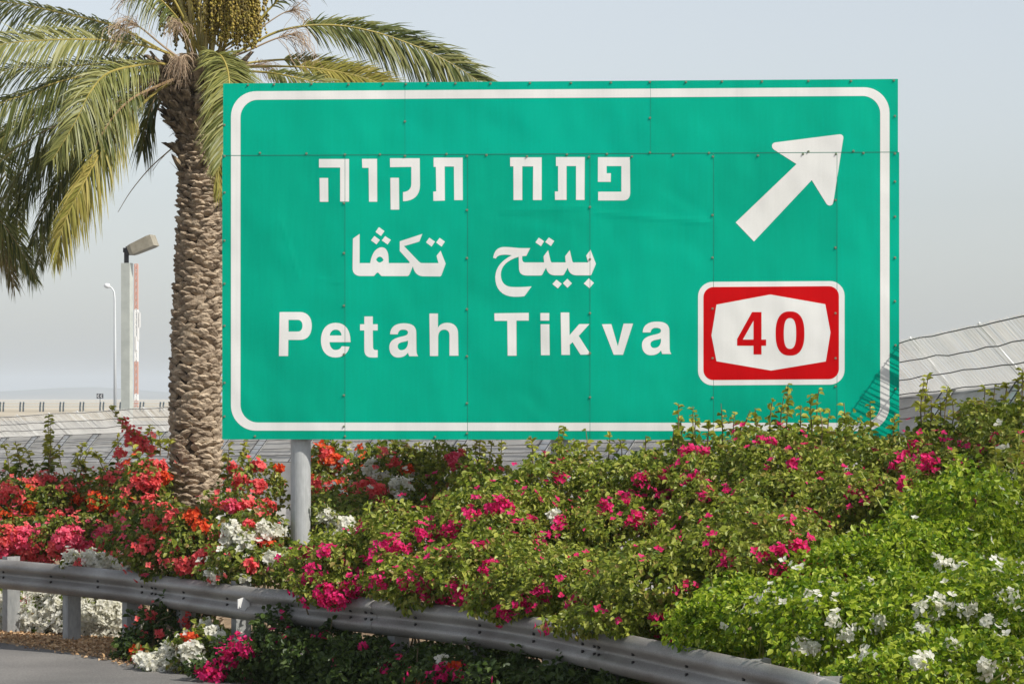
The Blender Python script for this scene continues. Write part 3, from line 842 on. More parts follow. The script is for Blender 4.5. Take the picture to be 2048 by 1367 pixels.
# far road with railing
Y = 540.0; k = Y / F_PX
sheet('far_road', [(-180, 400), (30, 400), (60, 640), (-230, 640)], 0.02, M['far_land'])
rl = empty('road_railing', ground_at(180, Y))
tag(rl, 'low distant road railing with dark paired uprights on the horizon, left of the palm', 'railing')
mb = MB()
for z in (0.75, 1.25, 1.75):
    mb.box((0, 0, z), (66, 0.06, 0.10))
mb.build('rails', M['rail_pale'], rl)
for px in range(-150, 480, 40):
    mb = MB()
    for d in (-3.2, 3.2):
        x = (px + 33 - 180 + d) * k
        mb.tube([(x, 0.05, 0), (x + 0.02, 0.05, 0.9), (x + 0.10, 0.05, 1.75)], 0.16, 5)
    mb.build('upright', M['rail_dark'], rl)
Y = 520.0; k = Y / F_PX
cs_ = empty('chevron_sign', ground_at(200, Y))
tag(cs_, 'tiny dark chevron bend sign on a thin pole, above the distant railing', 'road sign')
zc = HC + (HZ - 791.5) * k
mb = MB(); mb.tube([(0, 0.06, 0), (0, 0.06, zc)], 0.06, 6); mb.build('pole', M['rail_dark'], cs_)
mb = MB(); mb.box((0, 0, zc), (1.15, 0.06, 0.85)); mb.build('plate', M['black'], cs_)
mb = MB()
for dx in (-0.22, 0.30):
    vs_ = [(dx + 0.12, -0.035, zc + 0.33), (dx - 0.13, -0.035, zc), (dx + 0.12, -0.035, zc - 0.33), (dx + 0.0, -0.035, zc - 0.33), (dx - 0.25, -0.035, zc), (dx + 0.0, -0.035, zc + 0.33)]
    vs_ += [(a, -0.045, c) for a, _, c in vs_]
    mb.add(vs_, [(6, 7, 10, 11), (7, 8, 9, 10)] + [(i, (i + 1) % 6, (i + 1) % 6 + 6, i + 6) for i in range(6)])
mb.build('chevron', M['chev'], cs_)

# ------------------------------------------------------------------ leaves and flowers
def unit(a): return a / np.maximum(np.linalg.norm(a, axis=-1, keepdims=True), 1e-9)
def leaf_geo(P, D, Nn, Ln, Wd, fold=0.25, curl=0.15):
    S = unit(np.cross(D, Nn)); Nn = unit(np.cross(S, D))
    L_ = Ln[:, None]; W_ = Wd[:, None]
    v = np.stack([P, P + D * L_ * .30 + S * W_ * .5 + Nn * W_ * fold, P + D * L_ * .68 + S * W_ * .40 + Nn * W_ * fold * .8,
                  P + D * L_ - Nn * L_ * curl, P + D * L_ * .68 - S * W_ * .40 + Nn * W_ * fold * .8, P + D * L_ * .30 - S * W_ * .5 + Nn * W_ * fold], 1)
    b_ = np.arange(len(P))[:, None] * 6
    return v.reshape(-1, 3), np.concatenate([b_ + np.array((0, 1, 2, 3)), b_ + np.array((0, 3, 4, 5))])
def rand_dir(n): return unit(rng.normal(size=(n, 3)))

class Blob:
    def __init__(self, px, py, Y, rx, rz, ry):
        self.c = at(px, py, Y); self.r = np.array((rx * Y / F_PX, ry, rz * Y / F_PX))
        self.ph = rng.uniform(0, 6.28, (6,)); self.k = rng.normal(0, 3.0, (6, 3))
    def lump(self, d):
        return 1 + 0.12 * np.sum(np.sin(d @ self.k.T * 1.6 + self.ph), axis=1) * 0.8
    def sample(self, n, lo=0.70):
        d = rand_dir(n)
        f = self.lump(d) * (lo + (1.03 - lo) * rng.random(n) ** 0.55)
        return self.c + d * self.r * f[:, None], unit(d / self.r)
    def hit(self, px, py):
        o = np.array((0, 0, HC)); d = np.array(((px - CX) / F_PX, 1.0, (HZ - py) / F_PX))
        oc = (o - self.c) / self.r; dd = d / self.r
        a, b_, c = dd @ dd, 2 * oc @ dd, oc @ oc - 1
        q = b_ * b_ - 4 * a * c
        if q < 0: return None
        return o + d * ((-b_ - math.sqrt(q)) / (2 * a))

def florets(centres, size=0.038, axis=None):
    """each floret: three or four papery bracts"""
    n = len(centres)
    nb_ = 4
    ax = unit(rand_dir(n) * 0.9 + np.array((0.3, -0.6, 0.6))) if axis is None else unit(axis + rand_dir(n) * 0.55 + np.array((0.15, -0.15, 0.25)))
    a = unit(np.cross(ax, rand_dir(n))); b_ = np.cross(ax, a)
    P, D, Nn = [], [], []
    for k_ in range(nb_):
        t = 2 * math.pi * k_ / nb_ + rng.uniform(0, 0.7, n)
        rad = a * np.cos(t)[:, None] + b_ * np.sin(t)[:, None]
        P.append(centres + rad * 0.004); D.append(unit(rad + ax * rng.uniform(0.0, 0.5, n)[:, None])); Nn.append(unit(ax - rad * 0.3 + rand_dir(n) * .2))
    P, D, Nn = np.concatenate(P), np.concatenate(D), np.concatenate(Nn)
    L_ = size * rng.uniform(0.7, 1.15, len(P))
    return leaf_geo(P, D, Nn, L_, L_ * 0.85, 0.18, -0.1)

GAPS = np.random.default_rng(21).normal(0, 9.0, (6, 3))
SHRUBS = 'bougainvillea shrubs planted along the road'
def shrub(label, blobs, leafm='leaf_green', dens=1.0, leaf=0.058, clusters=(), shoots=(), scatter=(), twigs=5, cat='bougainvillea', hang=0.35, zmin=0.0, sprigs=9):
    """clusters: (px, py, radius px, florets, colour); scatter: (colour, number of tufts); shoots: (px0, py0, px1, py1[, flower colour])"""
    if leafm == 'leaf_olive': dens *= 1.25; leaf *= 0.90
    B = [Blob(*b_) for b_ in blobs]
    base = B[0].c.copy(); base[2] = 0
    root = empty('bougainvillea', tuple(base))
    tag(root, label, cat, SHRUBS)
    # leaves
    Ps, Ns = [], []
    for b_ in B:
        area = 4 * math.pi * ((b_.r[0] * b_.r[1]) ** 1.6 / 3 + (b_.r[0] * b_.r[2]) ** 1.6 / 3 + (b_.r[1] * b_.r[2]) ** 1.6 / 3) ** (1 / 1.6)
        n = int(area * 1500 * dens)
        p, d = b_.sample(n)
        keep = p[:, 2] > 0.015 + zmin
        gap = np.sum(np.sin(p @ GAPS.T * 1.0 + np.arange(6)), axis=1)
        keep &= (gap > -1.9) | (rng.random(n) < 0.22)
        for o_ in B:
            if o_ is not b_:
                keep &= (np.linalg.norm((p - o_.c) / o_.r, axis=1) > 0.62)
        Ps.append(p[keep]); Ns.append(d[keep])
    P, O = np.concatenate(Ps), np.concatenate(Ns)
    n = len(P)
    Nn = unit(O * 0.55 + np.array((0.05, -0.15, 0.5)) + rand_dir(n) * 1.05)
    D = unit(np.cross(Nn, rand_dir(n)) + O * 0.35 + np.array((0, 0, -hang)))
    L_ = leaf * rng.uniform(0.55, 1.25, n)
    V, Q = leaf_geo(P, D, Nn, L_, L_ * rng.uniform(0.55, 0.75, n), 0.22, 0.12)
    vs_, qs_ = [V], [Q]; off = len(V); fmi = [np.zeros(len(Q), int)]
    fl_v, fl_q, fl_m, fl_off = [], [], [], 0
    cols = []
    def add_fl(c, colour, size=0.038, axis=None):
        nonlocal fl_off
        if colour not in cols: cols.append(colour)
        v, q = florets(c, size * ((0.92 if leafm == 'leaf_lime' else 1.15) if colour == 'white' else 0.92 if colour == 'magenta' else 1.0), axis)
        fl_v.append(v); fl_q.append(q + fl_off); fl_m.append(np.full(len(q), cols.index(colour))); fl_off += len(v)
    tw = MB()
    # short sprigs breaking the outline
    allsh = list(shoots)
    for b_ in B:
        for _ in range(int(sprigs * (b_.r[0] * b_.r[2] / 0.2))):
            p, d = b_.sample(1, 0.98)
            if d[0][1] > 0.5 or d[0][2] < -0.25 or p[0][2] < 0.12: continue
            e = p[0] + (d[0] * 0.6 + np.array((rng.normal(0, .35), -0.1, rng.uniform(0.2, 1.0)))) * rng.uniform(0.10, 0.26)
            allsh.append(('w', p[0] - d[0] * 0.08, e))
    # thin upright shoots standing above the crown
    if leafm in ('leaf_olive', 'leaf_green') and B[0].c[2] > 1.1:
        for _ in range(5):
            b_ = B[0]
            fx, fy = rng.uniform(-0.85, 0.85), rng.uniform(-0.6, 0.3)
            a = b_.c + b_.r * np.array((fx, fy, math.sqrt(max(0.05, 1 - fx * fx - fy * fy)) * 0.95))
            allsh.append(('s', a - np.array((0, 0, 0.1)), a + np.array((rng.normal(0, .06), rng.normal(0, .05), rng.uniform(0.14, 0.38)))))
    # upright shoots with leaves
    for sh in allsh:
      if sh[0] == 'w':
        a, c = sh[1], sh[2]; sh = (0, 0, 0, 0)
      elif sh[0] == 's':
        a, c = sh[1], sh[2]; sh = (0, 0, 1, 0)
      else:
        Y0 = B[0].c[1] + rng.uniform(-0.25, 0.25) if len(sh) < 6 or sh[5] is None else sh[5]
        a, c = at(sh[0], sh[1], Y0), at(sh[2], sh[3], Y0 + rng.uniform(-0.15, 0.1))
        ln = np.linalg.norm(c - a)
        mid = (a + c) / 2 + np.array((rng.normal(0, 0.04), rng.normal(0, 0.05), 0)) * ln
        cv = catmull([a - base, mid - base, c - base], 8)
        tw.tube(cv, np.linspace(0.007, 0.003, len(cv)), 4)
        spire = sh[1] if False else (len(sh) > 3 and sh[2] != 0)
        m_ = int(ln / (0.020 if spire else 0.017))
        t = np.sort(rng.random(m_)) ** 0.8
        pp = np.array([np.interp(t, np.linspace(0, 1, len(cv)), cv[:, i]) for i in range(3)]).T + base
        dd = unit(rand_dir(m_) * np.array((1, 1, 0.4)) + np.array((0, 0, 0.25)))
        nn = unit(np.array((0, -0.2, 0.8)) + rand_dir(m_) * 0.5)
        l2 = leaf * (1.6 if spire else 1.2) * (1.15 - 0.5 * t) * rng.uniform(0.8, 1.2, m_)
        v, q = leaf_geo(pp, dd, nn, l2, l2 * 0.6, 0.25, 0.25)
        vs_.append(v); qs_.append(q + off); off += len(v)
        young = (t > 0.35) if spire else (t > 0.7)
        fmi.append(np.tile(young.astype(int), 2))
        if len(sh) > 4 and sh[4]:
            m2 = int(ln * 55)
            t = rng.uniform(0.0, 0.75, m2)
            pp = np.array([np.interp(t, np.linspace(0, 1, len(cv)), cv[:, i]) for i in range(3)]).T + base + rng.normal(0, 0.045, (m2, 3))
            add_fl(pp, sh[4], 0.045)
    mesh_np('foliage', np.concatenate(vs_) - base, [np.concatenate(qs_)], [M[leafm], M['leaf_shade' if leafm == 'leaf_shade' else 'leaf_new']], root, mi=np.concatenate(fmi))
    # flowers
    for cl in clusters:
        px, py, rp, nfl, colour = cl[:5]
        if leafm == 'leaf_lime': rp, nfl = rp * 1.25, int(nfl * 0.38)
        if colour == 'magenta': rp, nfl = rp * 1.35, int(nfl * 0.7)
        best = None
        for b_ in B:
            h_ = b_.hit(px, py)
            if h_ is not None and (best is None or h_[1] < best[1]): best = h_
        if best is None and leafm != 'leaf_green': continue
        if best is None:
            best = at(px, py, B[0].c[1] - B[0].r[1] * 0.6)
        rr_ = rp * best[1] / F_PX
        q = rng.normal(size=(nfl, 3)); q = unit(q) * (rng.random((nfl, 1)) ** 0.45)
        c = best + q * np.array((rr_, rr_ * 0.7, rr_ * 0.8)) + np.array((0, -0.02, 0.0))
        add_fl(c[c[:, 2] > 0.02], colour, axis=q[c[:, 2] > 0.02] / np.linalg.norm(q[c[:, 2] > 0.02], axis=1, keepdims=True) * 0.8)
    for colour, k_ in scatter:
        for _ in range(int(k_ * (1.0 if leafm == 'leaf_lime' else 1.9))):
            b_ = B[rng.integers(len(B))]
            p, d = b_.sample(1, 1.0)
            if d[0][1] > 0.35 or p[0][2] < 0.03: continue
            m_ = int(rng.integers(1, 5))
            c = p + rng.normal(0, 0.045, (m_, 3)) + d * 0.015
            c = c[c[:, 2] > 0.02]
            if len(c): add_fl(c, colour, axis=np.repeat(d, len(c), 0))
    if fl_v:
        mesh_np('blossoms', np.concatenate(fl_v) - base, [np.concatenate(fl_q)], [M[c] for c in cols], root, mi=np.concatenate(fl_m))
    # twigs
    for _ in range(twigs):
        b_ = B[rng.integers(len(B))]
        p, d = b_.sample(1, 0.95)
        a = base + np.array((rng.normal(0, 0.12), rng.normal(0, 0.12), 0.0))
        e = p[0]
        mid = (a + e) / 2 + np.array((0, 0, 0.05)) + rng.normal(0, 0.03, 3)
        cv = catmull([a - base, mid - base, e - base], 6)
        tw.tube(cv, np.linspace(0.013, 0.004, len(cv)), 4)
    tw.build('stems', M['stem_green' if leafm == 'leaf_lime' else 'stem'], root)
    return root

# left: coral and red, thin tops against the fence
shrub('red flowered bougainvillea at the far left edge, with bare green shoots on top', [(30, 1012, 34.5, 95, 58, 0.8), (20, 1050, 35.2, 90, 60, 0.6)], 'leaf_green', 0.8,
      clusters=[(20, 985, 32, 70, 'coral'), (70, 970, 22, 50, 'coral'), (10, 1030, 22, 30, 'orange'), (60, 1015, 16, 24, 'orange'), (85, 1040, 18, 25, 'coral')], scatter=[('coral', 45)],
      shoots=[(20, 960, 8, 885), (45, 950, 30, 880), (72, 940, 50, 890)])
shrub('bougainvillea with one tall leafy spire rising against the pale fence at left', [(125, 1012, 34.5, 80, 58, 0.8), (130, 1050, 35.2, 85, 60, 0.6)], 'leaf_green', 0.8,
      clusters=[(90, 960, 26, 50, 'coral'), (135, 975, 24, 40, 'coral'), (160, 1000, 22, 36, 'orange'), (110, 1035, 20, 30, 'coral')], scatter=[('coral', 45), ('orange', 10)],
      shoots=[(97, 955, 97, 832), (98, 950, 100, 838), (94, 960, 92, 865), (130, 950, 120, 890), (150, 960, 165, 885), (160, 950, 180, 895), (178, 955, 150, 905)])
shrub('bougainvillea left of the palm with an arching coral flowered branch reaching up', [(240, 1005, 34.2, 85, 66, 0.8), (240, 1050, 34.2, 85, 70, 0.6)], 'leaf_green', 0.85,
      clusters=[(225, 960, 26, 46, 'coral'), (195, 1000, 26, 50, 'orange'), (250, 935, 18, 28, 'coral'), (235, 1010, 24, 40, 'orange'), (268, 1035, 20, 26, 'coral'), (285, 890, 14, 26, 'coral'), (265, 878, 16, 26, 'coral'), (240, 905, 14, 18, 'coral')], scatter=[('coral', 40), ('orange', 15)],
      shoots=[(300, 905, 218, 812, 'coral', 33.8), (295, 900, 240, 845, 'coral', 33.8), (235, 930, 235, 870), (305, 890, 300, 850), (210, 945, 190, 900), (285, 920, 330, 880)])
shrub('bougainvillea with a big glowing coral red flower head, close against the palm trunk', [(288, 995, 32.6, 54, 70, 0.5), (312, 1058, 32.2, 70, 50, 0.35)], 'leaf_green', 1.0,
      clusters=[(312, 935, 24, 110, 'coral'), (300, 962, 24, 110, 'coral'), (326, 955, 18, 50, 'orange'), (285, 960, 22, 50, 'coral'), (300, 1002, 20, 36, 'coral'), (325, 1020, 22, 30, 'coral')], scatter=[('coral', 25), ('orange', 8)],
      shoots=[(320, 910, 318, 868), (280, 920, 262, 885), (335, 915, 340, 880)])
shrub('low bougainvillea of soft pink and red flowers behind the guardrail at far left', [(40, 1078, 33.6, 105, 46, 0.4)], 'leaf_green', 0.8,
      clusters=[(20, 1075, 34, 133, 'coral'), (50, 1075, 32, 133, 'pink'), (55, 1100, 30, 114, 'coral'), (10, 1095, 26, 76, 'pink'), (80, 1108, 24, 76, 'coral')], scatter=[('pink', 25), ('coral', 20)])
shrub('low bougainvillea with a bright hot pink mound, above the second guardrail post', [(160, 1074, 33.2, 90, 48, 0.4)], 'leaf_green', 0.8,
      clusters=[(140, 1075, 34, 228, 'pink'), (120, 1095, 28, 114, 'coral'), (165, 1095, 26, 95, 'pink'), (208, 1070, 24, 104, 'pink'), (190, 1100, 24, 68, 'coral')], scatter=[('pink', 15), ('coral', 20)])
shrub('low white bougainvillea cresting the guardrail between its posts', [(205, 1128, 30.75, 80, 26, 0.16)], 'leaf_green', 0.8,
      clusters=[(150, 1112, 20, 46, 'white'), (178, 1118, 22, 60, 'white'), (205, 1125, 24, 70, 'white'), (235, 1132, 20, 50, 'white'), (262, 1140, 18, 40, 'white'), (165, 1128, 14, 20, 'coral'), (230, 1110, 14, 24, 'coral')], scatter=[('white', 14)], twigs=0)
shrub('white bougainvillea massed under the guardrail at far left, beside its first post', [(20, 1212, 32.6, 90, 52, 0.3), (60, 1240, 32.3, 90, 44, 0.28)], 'leaf_green', 0.6,
      clusters=[(10, 1225, 37, 240, 'white'), (45, 1250, 37, 240, 'white'), (80, 1225, 33, 176, 'white'), (15, 1262, 29, 144, 'white'), (95, 1250, 31, 176, 'white'), (50, 1205, 18, 30, 'coral'), (75, 1268, 23, 96, 'white')], scatter=[('white', 190)], twigs=0)
shrub('white bougainvillea massed under the guardrail, with one pale pink bloom low beside a post', [(190, 1210, 31.8, 80, 52, 0.28), (215, 1238, 31.6, 80, 46, 0.24)], 'leaf_green', 0.6,
      clusters=[(160, 1205, 27, 112, 'white'), (185, 1235, 35, 224, 'white'), (215, 1220, 33, 208, 'white'), (225, 1255, 33, 208, 'white'), (195, 1265, 27, 144, 'white'), (240, 1235, 29, 160, 'white'), (158, 1262, 14, 34, 'pink'), (115, 1210, 25, 96, 'white'), (265, 1255, 23, 96, 'white')], scatter=[('white', 190)], twigs=0)
shrub('white bougainvillea filling the gap under the rail left of the dark overhanging plant', [(120, 1228, 32.0, 66, 54, 0.28)], 'leaf_green', 0.6,
      clusters=[(110, 1225, 29, 144, 'white'), (130, 1245, 29, 160, 'white'), (100, 1258, 25, 96, 'white'), (140, 1215, 23, 80, 'white')], scatter=[('white', 130)], twigs=0)
# middle left, round the foot of the palm
shrub('leafy bougainvillea with few red flowers, in front of the foot of the palm', [(300, 1072, 29.6, 84, 52, 0.24), (335, 1105, 29.1, 85, 48, 0.24)], 'leaf_green', 1.0,
      clusters=[(290, 1090, 22, 36, 'coral'), (330, 1060, 20, 24, 'orange'), (300, 1040, 18, 20, 'coral')], scatter=[('coral', 16), ('pink', 6)])
shrub('bougainvillea with orange and red flowers half hiding the foot of the palm', [(400, 1066, 28.8, 70, 50, 0.25), (420, 1105, 28.6, 85, 52, 0.3)], 'leaf_green', 1.0,
      clusters=[(385, 1030, 18, 36, 'orange'), (405, 1055, 22, 36, 'orange'), (345, 1030, 18, 26, 'coral'), (372, 1128, 24, 70, 'coral'), (405, 1118, 24, 70, 'coral'), (420, 1105, 16, 40, 'coral'), (435, 1070, 16, 20, 'coral'), (365, 1138, 14, 30, 'coral')], scatter=[('coral', 14), ('orange', 10)])
shrub('white and coral bougainvillea just left of the front sign post', [(505, 1080, 28.3, 72, 58, 0.3), (500, 1130, 27.9, 85, 42, 0.4)], 'leaf_green', 0.95,
      clusters=[(465, 1060, 24, 70, 'white'), (490, 1075, 24, 80, 'white'), (530, 1060, 22, 60, 'white'), (555, 1060, 18, 36, 'white'), (455, 1085, 16, 30, 'white'), (545, 1115, 18, 36, 'white'), (500, 1050, 14, 24, 'coral'), (535, 1085, 16, 24, 'orange'), (520, 1088, 16, 24, 'coral'), (430, 1150, 20, 46, 'white'), (500, 1130, 18, 36, 'coral')], scatter=[('white', 10), ('coral', 10)])
shrub('airy coral bougainvillea under the sign corner, mesh fence showing through', [(500, 985, 31.6, 65, 62, 0.5), (470, 1020, 31.0, 60, 40, 0.5)], 'leaf_green', 0.45,
      clusters=[(515, 930, 16, 36, 'coral'), (518, 972, 18, 60, 'coral'), (470, 935, 14, 24, 'coral'), (480, 960, 18, 40, 'coral'), (490, 1015, 24, 60, 'coral'), (530, 1012, 22, 46, 'coral'), (460, 1010, 18, 40, 'pink'), (560, 935, 10, 12, 'orange')], scatter=[('coral', 24)],
      shoots=[(455, 960, 458, 885), (475, 950, 488, 880), (545, 990, 548, 925), (560, 1000, 562, 930)])
# middle, between the sign post and the mound
shrub('orange and coral bougainvillea just right of the front sign post', [(665, 985, 31.2, 62, 90, 0.5), (680, 1040, 31.0, 80, 60, 0.5)], 'leaf_green', 0.9,
      clusters=[(650, 905, 14, 30, 'coral'), (668, 922, 18, 46, 'orange'), (690, 930, 18, 46, 'coral'), (640, 970, 24, 70, 'coral'), (625, 958, 14, 30, 'orange'), (708, 970, 20, 70, 'pink'), (725, 985, 20, 60, 'coral'), (715, 1000, 18, 40, 'orange'), (665, 1010, 16, 22, 'coral')], scatter=[('orange', 14), ('coral', 14)],
      shoots=[(690, 930, 692, 882), (720, 930, 735, 880, 'orange'), (655, 940, 645, 890, 'orange'), (630, 980, 622, 930)])
shrub('small white bougainvillea in the gap between the sign post and the magenta mound', [(665, 1060, 28.7, 70, 62, 0.4), (720, 1040, 29.0, 55, 50, 0.4)], 'leaf_green', 0.9,
      clusters=[(655, 1035, 22, 60, 'white'), (690, 1050, 22, 70, 'white'), (665, 1070, 16, 30, 'white'), (715, 1065, 16, 30, 'white'), (700, 1085, 14, 20, 'white')], scatter=[('white', 8)])
shrub('bougainvillea mixing white and orange flowers under the lower edge of the sign', [(790, 965, 30.2, 85, 75, 0.55), (780, 1010, 29.5, 80, 50, 0.5)], 'leaf_green', 0.8,
      clusters=[(745, 935, 18, 40, 'white'), (765, 960, 22, 60, 'white'), (800, 975, 24, 70, 'white'), (825, 960, 20, 50, 'white'), (755, 985, 22, 70, 'coral'), (735, 970, 20, 60, 'coral'), (838, 970, 14, 44, 'orange'), (815, 940, 14, 24, 'orange'), (790, 925, 12, 18, 'coral'), (765, 1010, 18, 30, 'coral'), (870, 995, 16, 40, 'magenta')], scatter=[('white', 10), ('coral', 12)],
      shoots=[(785, 950, 790, 882), (800, 950, 800, 885), (760, 940, 758, 890), (840, 950, 838, 885), (770, 960, 772, 905)])
shrub('tall thin leafy bougainvillea under the sign with a few pink flowers', [(890, 965, 29.8, 75, 72, 0.55), (960, 985, 29.2, 70, 60, 0.5)], 'leaf_olive', 0.7,
      clusters=[(905, 915, 14, 26, 'pink'), (925, 905, 8, 8, 'coral'), (910, 930, 10, 12, 'pink'), (985, 1020, 14, 20, 'magenta')], scatter=[('coral', 5), ('magenta', 5)],
      shoots=[(835, 960, 833, 885), (855, 950, 852, 885), (872, 950, 872, 882), (890, 950, 884, 888), (915, 955, 922, 885), (935, 950, 935, 890), (958, 960, 964, 832), (962, 960, 966, 840), (1000, 960, 1003, 862), (975, 960, 985, 880)])
# the big magenta mound right of the post
shrub('magenta bougainvillea spilling over the guardrail right beside the front sign post', [(655, 1130, 26.9, 85, 50, 0.5), (720, 1130, 26.6, 90, 72, 0.6), (690, 1175, 26.25, 100, 36, 0.45)], 'leaf_olive', 1.0,
      clusters=[(625, 1110, 22, 60, 'magenta'), (655, 1105, 16, 34, 'magenta'), (625, 1150, 24, 66, 'magenta'), (580, 1172, 18, 46, 'magenta'), (672, 1192, 26, 110, 'magenta'), (650, 1185, 18, 40, 'magenta'), (725, 1205, 22, 60, 'magenta'), (750, 1190, 20, 50, 'magenta'), (735, 1120, 14, 22, 'magenta'), (700, 1175, 18, 30, 'magenta')], scatter=[('magenta', 40)])
shrub('magenta bougainvillea with dense flowers over the rail, middle of the low mound', [(830, 1110, 26.2, 115, 92, 0.7), (860, 1165, 25.45, 120, 55, 0.6)], 'leaf_olive', 1.0,
      clusters=[(845, 1060, 20, 34, 'magenta'), (775, 1085, 20, 34, 'magenta'), (800, 1100, 14, 20, 'magenta'), (870, 1110, 20, 40, 'magenta'), (885, 1120, 14, 20, 'magenta'), (820, 1165, 20, 44, 'magenta'), (850, 1180, 20, 34, 'magenta'), (890, 1190, 20, 44, 'magenta'), (895, 1210, 14, 20, 'magenta'), (760, 1160, 16, 22, 'magenta')], scatter=[('magenta', 50)])
shrub('leafy magenta bougainvillea sloping up under the middle of the sign', [(985, 1060, 26.2, 120, 105, 0.8), (970, 1140, 24.95, 125, 70, 0.7)], 'leaf_olive', 1.0,
      clusters=[(995, 1010, 22, 50, 'magenta'), (1010, 1018, 16, 34, 'magenta'), (940, 1025, 16, 24, 'magenta'), (900, 1060, 14, 20, 'magenta'), (935, 1185, 24, 90, 'magenta'), (985, 1140, 22, 60, 'magenta'), (1005, 1150, 18, 44, 'magenta'), (905, 1050, 14, 20, 'magenta'), (915, 1170, 16, 30, 'magenta'), (960, 1090, 14, 20, 'magenta')], scatter=[('magenta', 45)])
shrub('olive leaved bougainvillea with leafy spikes standing before the second sign post', [(1110, 1010, 27.2, 105, 95, 0.8), (1090, 1080, 26.3, 115, 85, 0.8)], 'leaf_olive', 1.0,
      clusters=[(1120, 955, 12, 20, 'magenta'), (1120, 1045, 14, 20, 'magenta'), (1060, 1040, 12, 16, 'magenta'), (1105, 1030, 14, 14, 'white')], scatter=[('magenta', 36)],
      shoots=[(1065, 930, 1062, 872), (1110, 930, 1118, 852), (1125, 930, 1128, 860), (1168, 930, 1172, 860), (1150, 930, 1148, 878), (1215, 940, 1220, 868), (1190, 940, 1196, 880)])
shrub('bougainvillea with lone magenta tufts, lower sign edge dipping behind it', [(1275, 990, 26.7, 115, 85, 0.9), (1260, 1070, 25.9, 125, 90, 0.9)], 'leaf_olive', 1.0,
      clusters=[(1283, 960, 16, 30, 'magenta'), (1330, 990, 12, 20, 'magenta'), (1250, 995, 12, 16, 'magenta'), (1280, 1038, 22, 50, 'magenta'), (1310, 1035, 14, 24, 'magenta'), (1210, 1015, 14, 20, 'magenta')], scatter=[('magenta', 40)],
      shoots=[(1240, 930, 1240, 880), (1290, 920, 1292, 870), (1310, 925, 1325, 880)])
shrub('bougainvillea with a comb of yellow green shoots overlapping the white lower sign border', [(1420, 978, 26.2, 110, 90, 0.9), (1430, 1060, 25.3, 125, 95, 0.9)], 'leaf_olive', 1.0,
      clusters=[(1375, 902, 14, 26, 'magenta'), (1405, 965, 14, 24, 'magenta'), (1380, 955, 14, 24, 'magenta'), (1410, 985, 12, 20, 'magenta'), (1330, 945, 12, 16, 'magenta'), (1405, 900, 10, 12, 'magenta')], scatter=[('magenta', 36)],
      shoots=[(1345, 890, 1348, 850), (1357, 890, 1357, 806), (1362, 890, 1360, 830), (1387, 890, 1386, 812), (1392, 890, 1392, 830), (1415, 890, 1420, 840), (1445, 890, 1442, 806), (1470, 890, 1470, 825), (1480, 890, 1500, 820)])
shrub('tall bougainvillea whose topmost yellow shoot reaches up below the route shield', [(1570, 944, 25.7, 115, 95, 0.9), (1580, 1030, 24.8, 130, 100, 0.9)], 'leaf_olive', 1.0,
      clusters=[(1520, 878, 9, 16, 'magenta'), (1585, 928, 12, 24, 'magenta'), (1540, 880, 12, 16, 'magenta'), (1625, 1035, 14, 20, 'magenta')], scatter=[('magenta', 36)],
      shoots=[(1515, 870, 1510, 815), (1540, 870, 1545, 800), (1560, 870, 1568, 790), (1572, 870, 1576, 768), (1600, 870, 1602, 815), (1625, 870, 1622, 790), (1640, 870, 1638, 778), (1655, 870, 1660, 820)])
shrub('bougainvillea hiding the lower right corner of the sign', [(1720, 966, 25.2, 105, 95, 0.9), (1730, 1040, 24.3, 125, 100, 0.9)], 'leaf_olive', 1.0,
      clusters=[(1705, 985, 14, 20, 'magenta'), (1725, 1108, 12, 12, 'magenta'), (1730, 1000, 10, 12, 'magenta')], scatter=[('magenta', 22)],
      shoots=[(1690, 890, 1688, 805), (1642, 890, 1640, 820), (1742, 890, 1740, 803), (1780, 890, 1790, 825)])
shrub('bougainvillea with deep magenta tufts against the mesh fence, right of the sign', [(1860, 952, 24.6, 105, 95, 0.9), (1870, 1010, 23.8, 120, 100, 0.9)], 'leaf_olive', 1.0,
      clusters=[(1815, 915, 20, 40, 'magenta'), (1850, 925, 22, 40, 'magenta'), (1812, 970, 16, 36, 'magenta'), (1795, 930, 12, 20, 'magenta'), (1830, 890, 12, 16, 'magenta')], scatter=[('magenta', 26)],
      shoots=[(1845, 870, 1848, 760), (1852, 870, 1856, 752), (1860, 870, 1862, 790), (1885, 870, 1895, 775), (1900, 870, 1905, 800), (1925, 880, 1920, 810), (1880, 880, 1880, 800)])
shrub('bougainvillea at the far right edge with shoots reaching up the fence', [(2000, 920, 24.0, 110, 100, 0.9), (2010, 1000, 23.2, 120, 110, 0.9)], 'leaf_olive', 1.0,
      clusters=[(1990, 875, 10, 14, 'magenta'), (2005, 900, 10, 8, 'white')], scatter=[('magenta', 12), ('white', 4)],
      shoots=[(1965, 860, 1970, 775), (1985, 860, 1990, 770), (2010, 860, 2015, 765), (2030, 860, 2035, 755), (2042, 860, 2046, 735), (1950, 870, 1948, 800), (2060, 850, 2062, 740)])
shrub('olive leaved bougainvillea bulging out above the rail at bottom centre', [(1120, 1170, 24.0, 140, 76, 0.7), (1060, 1205, 24.0, 110, 42, 0.5)], 'leaf_olive', 1.05,
      clusters=[(1185, 1220, 14, 26, 'magenta'), (1040, 1205, 20, 40, 'magenta'), (1010, 1215, 16, 30, 'magenta'), (1080, 1180, 12, 14, 'magenta')], scatter=[('magenta', 24)])
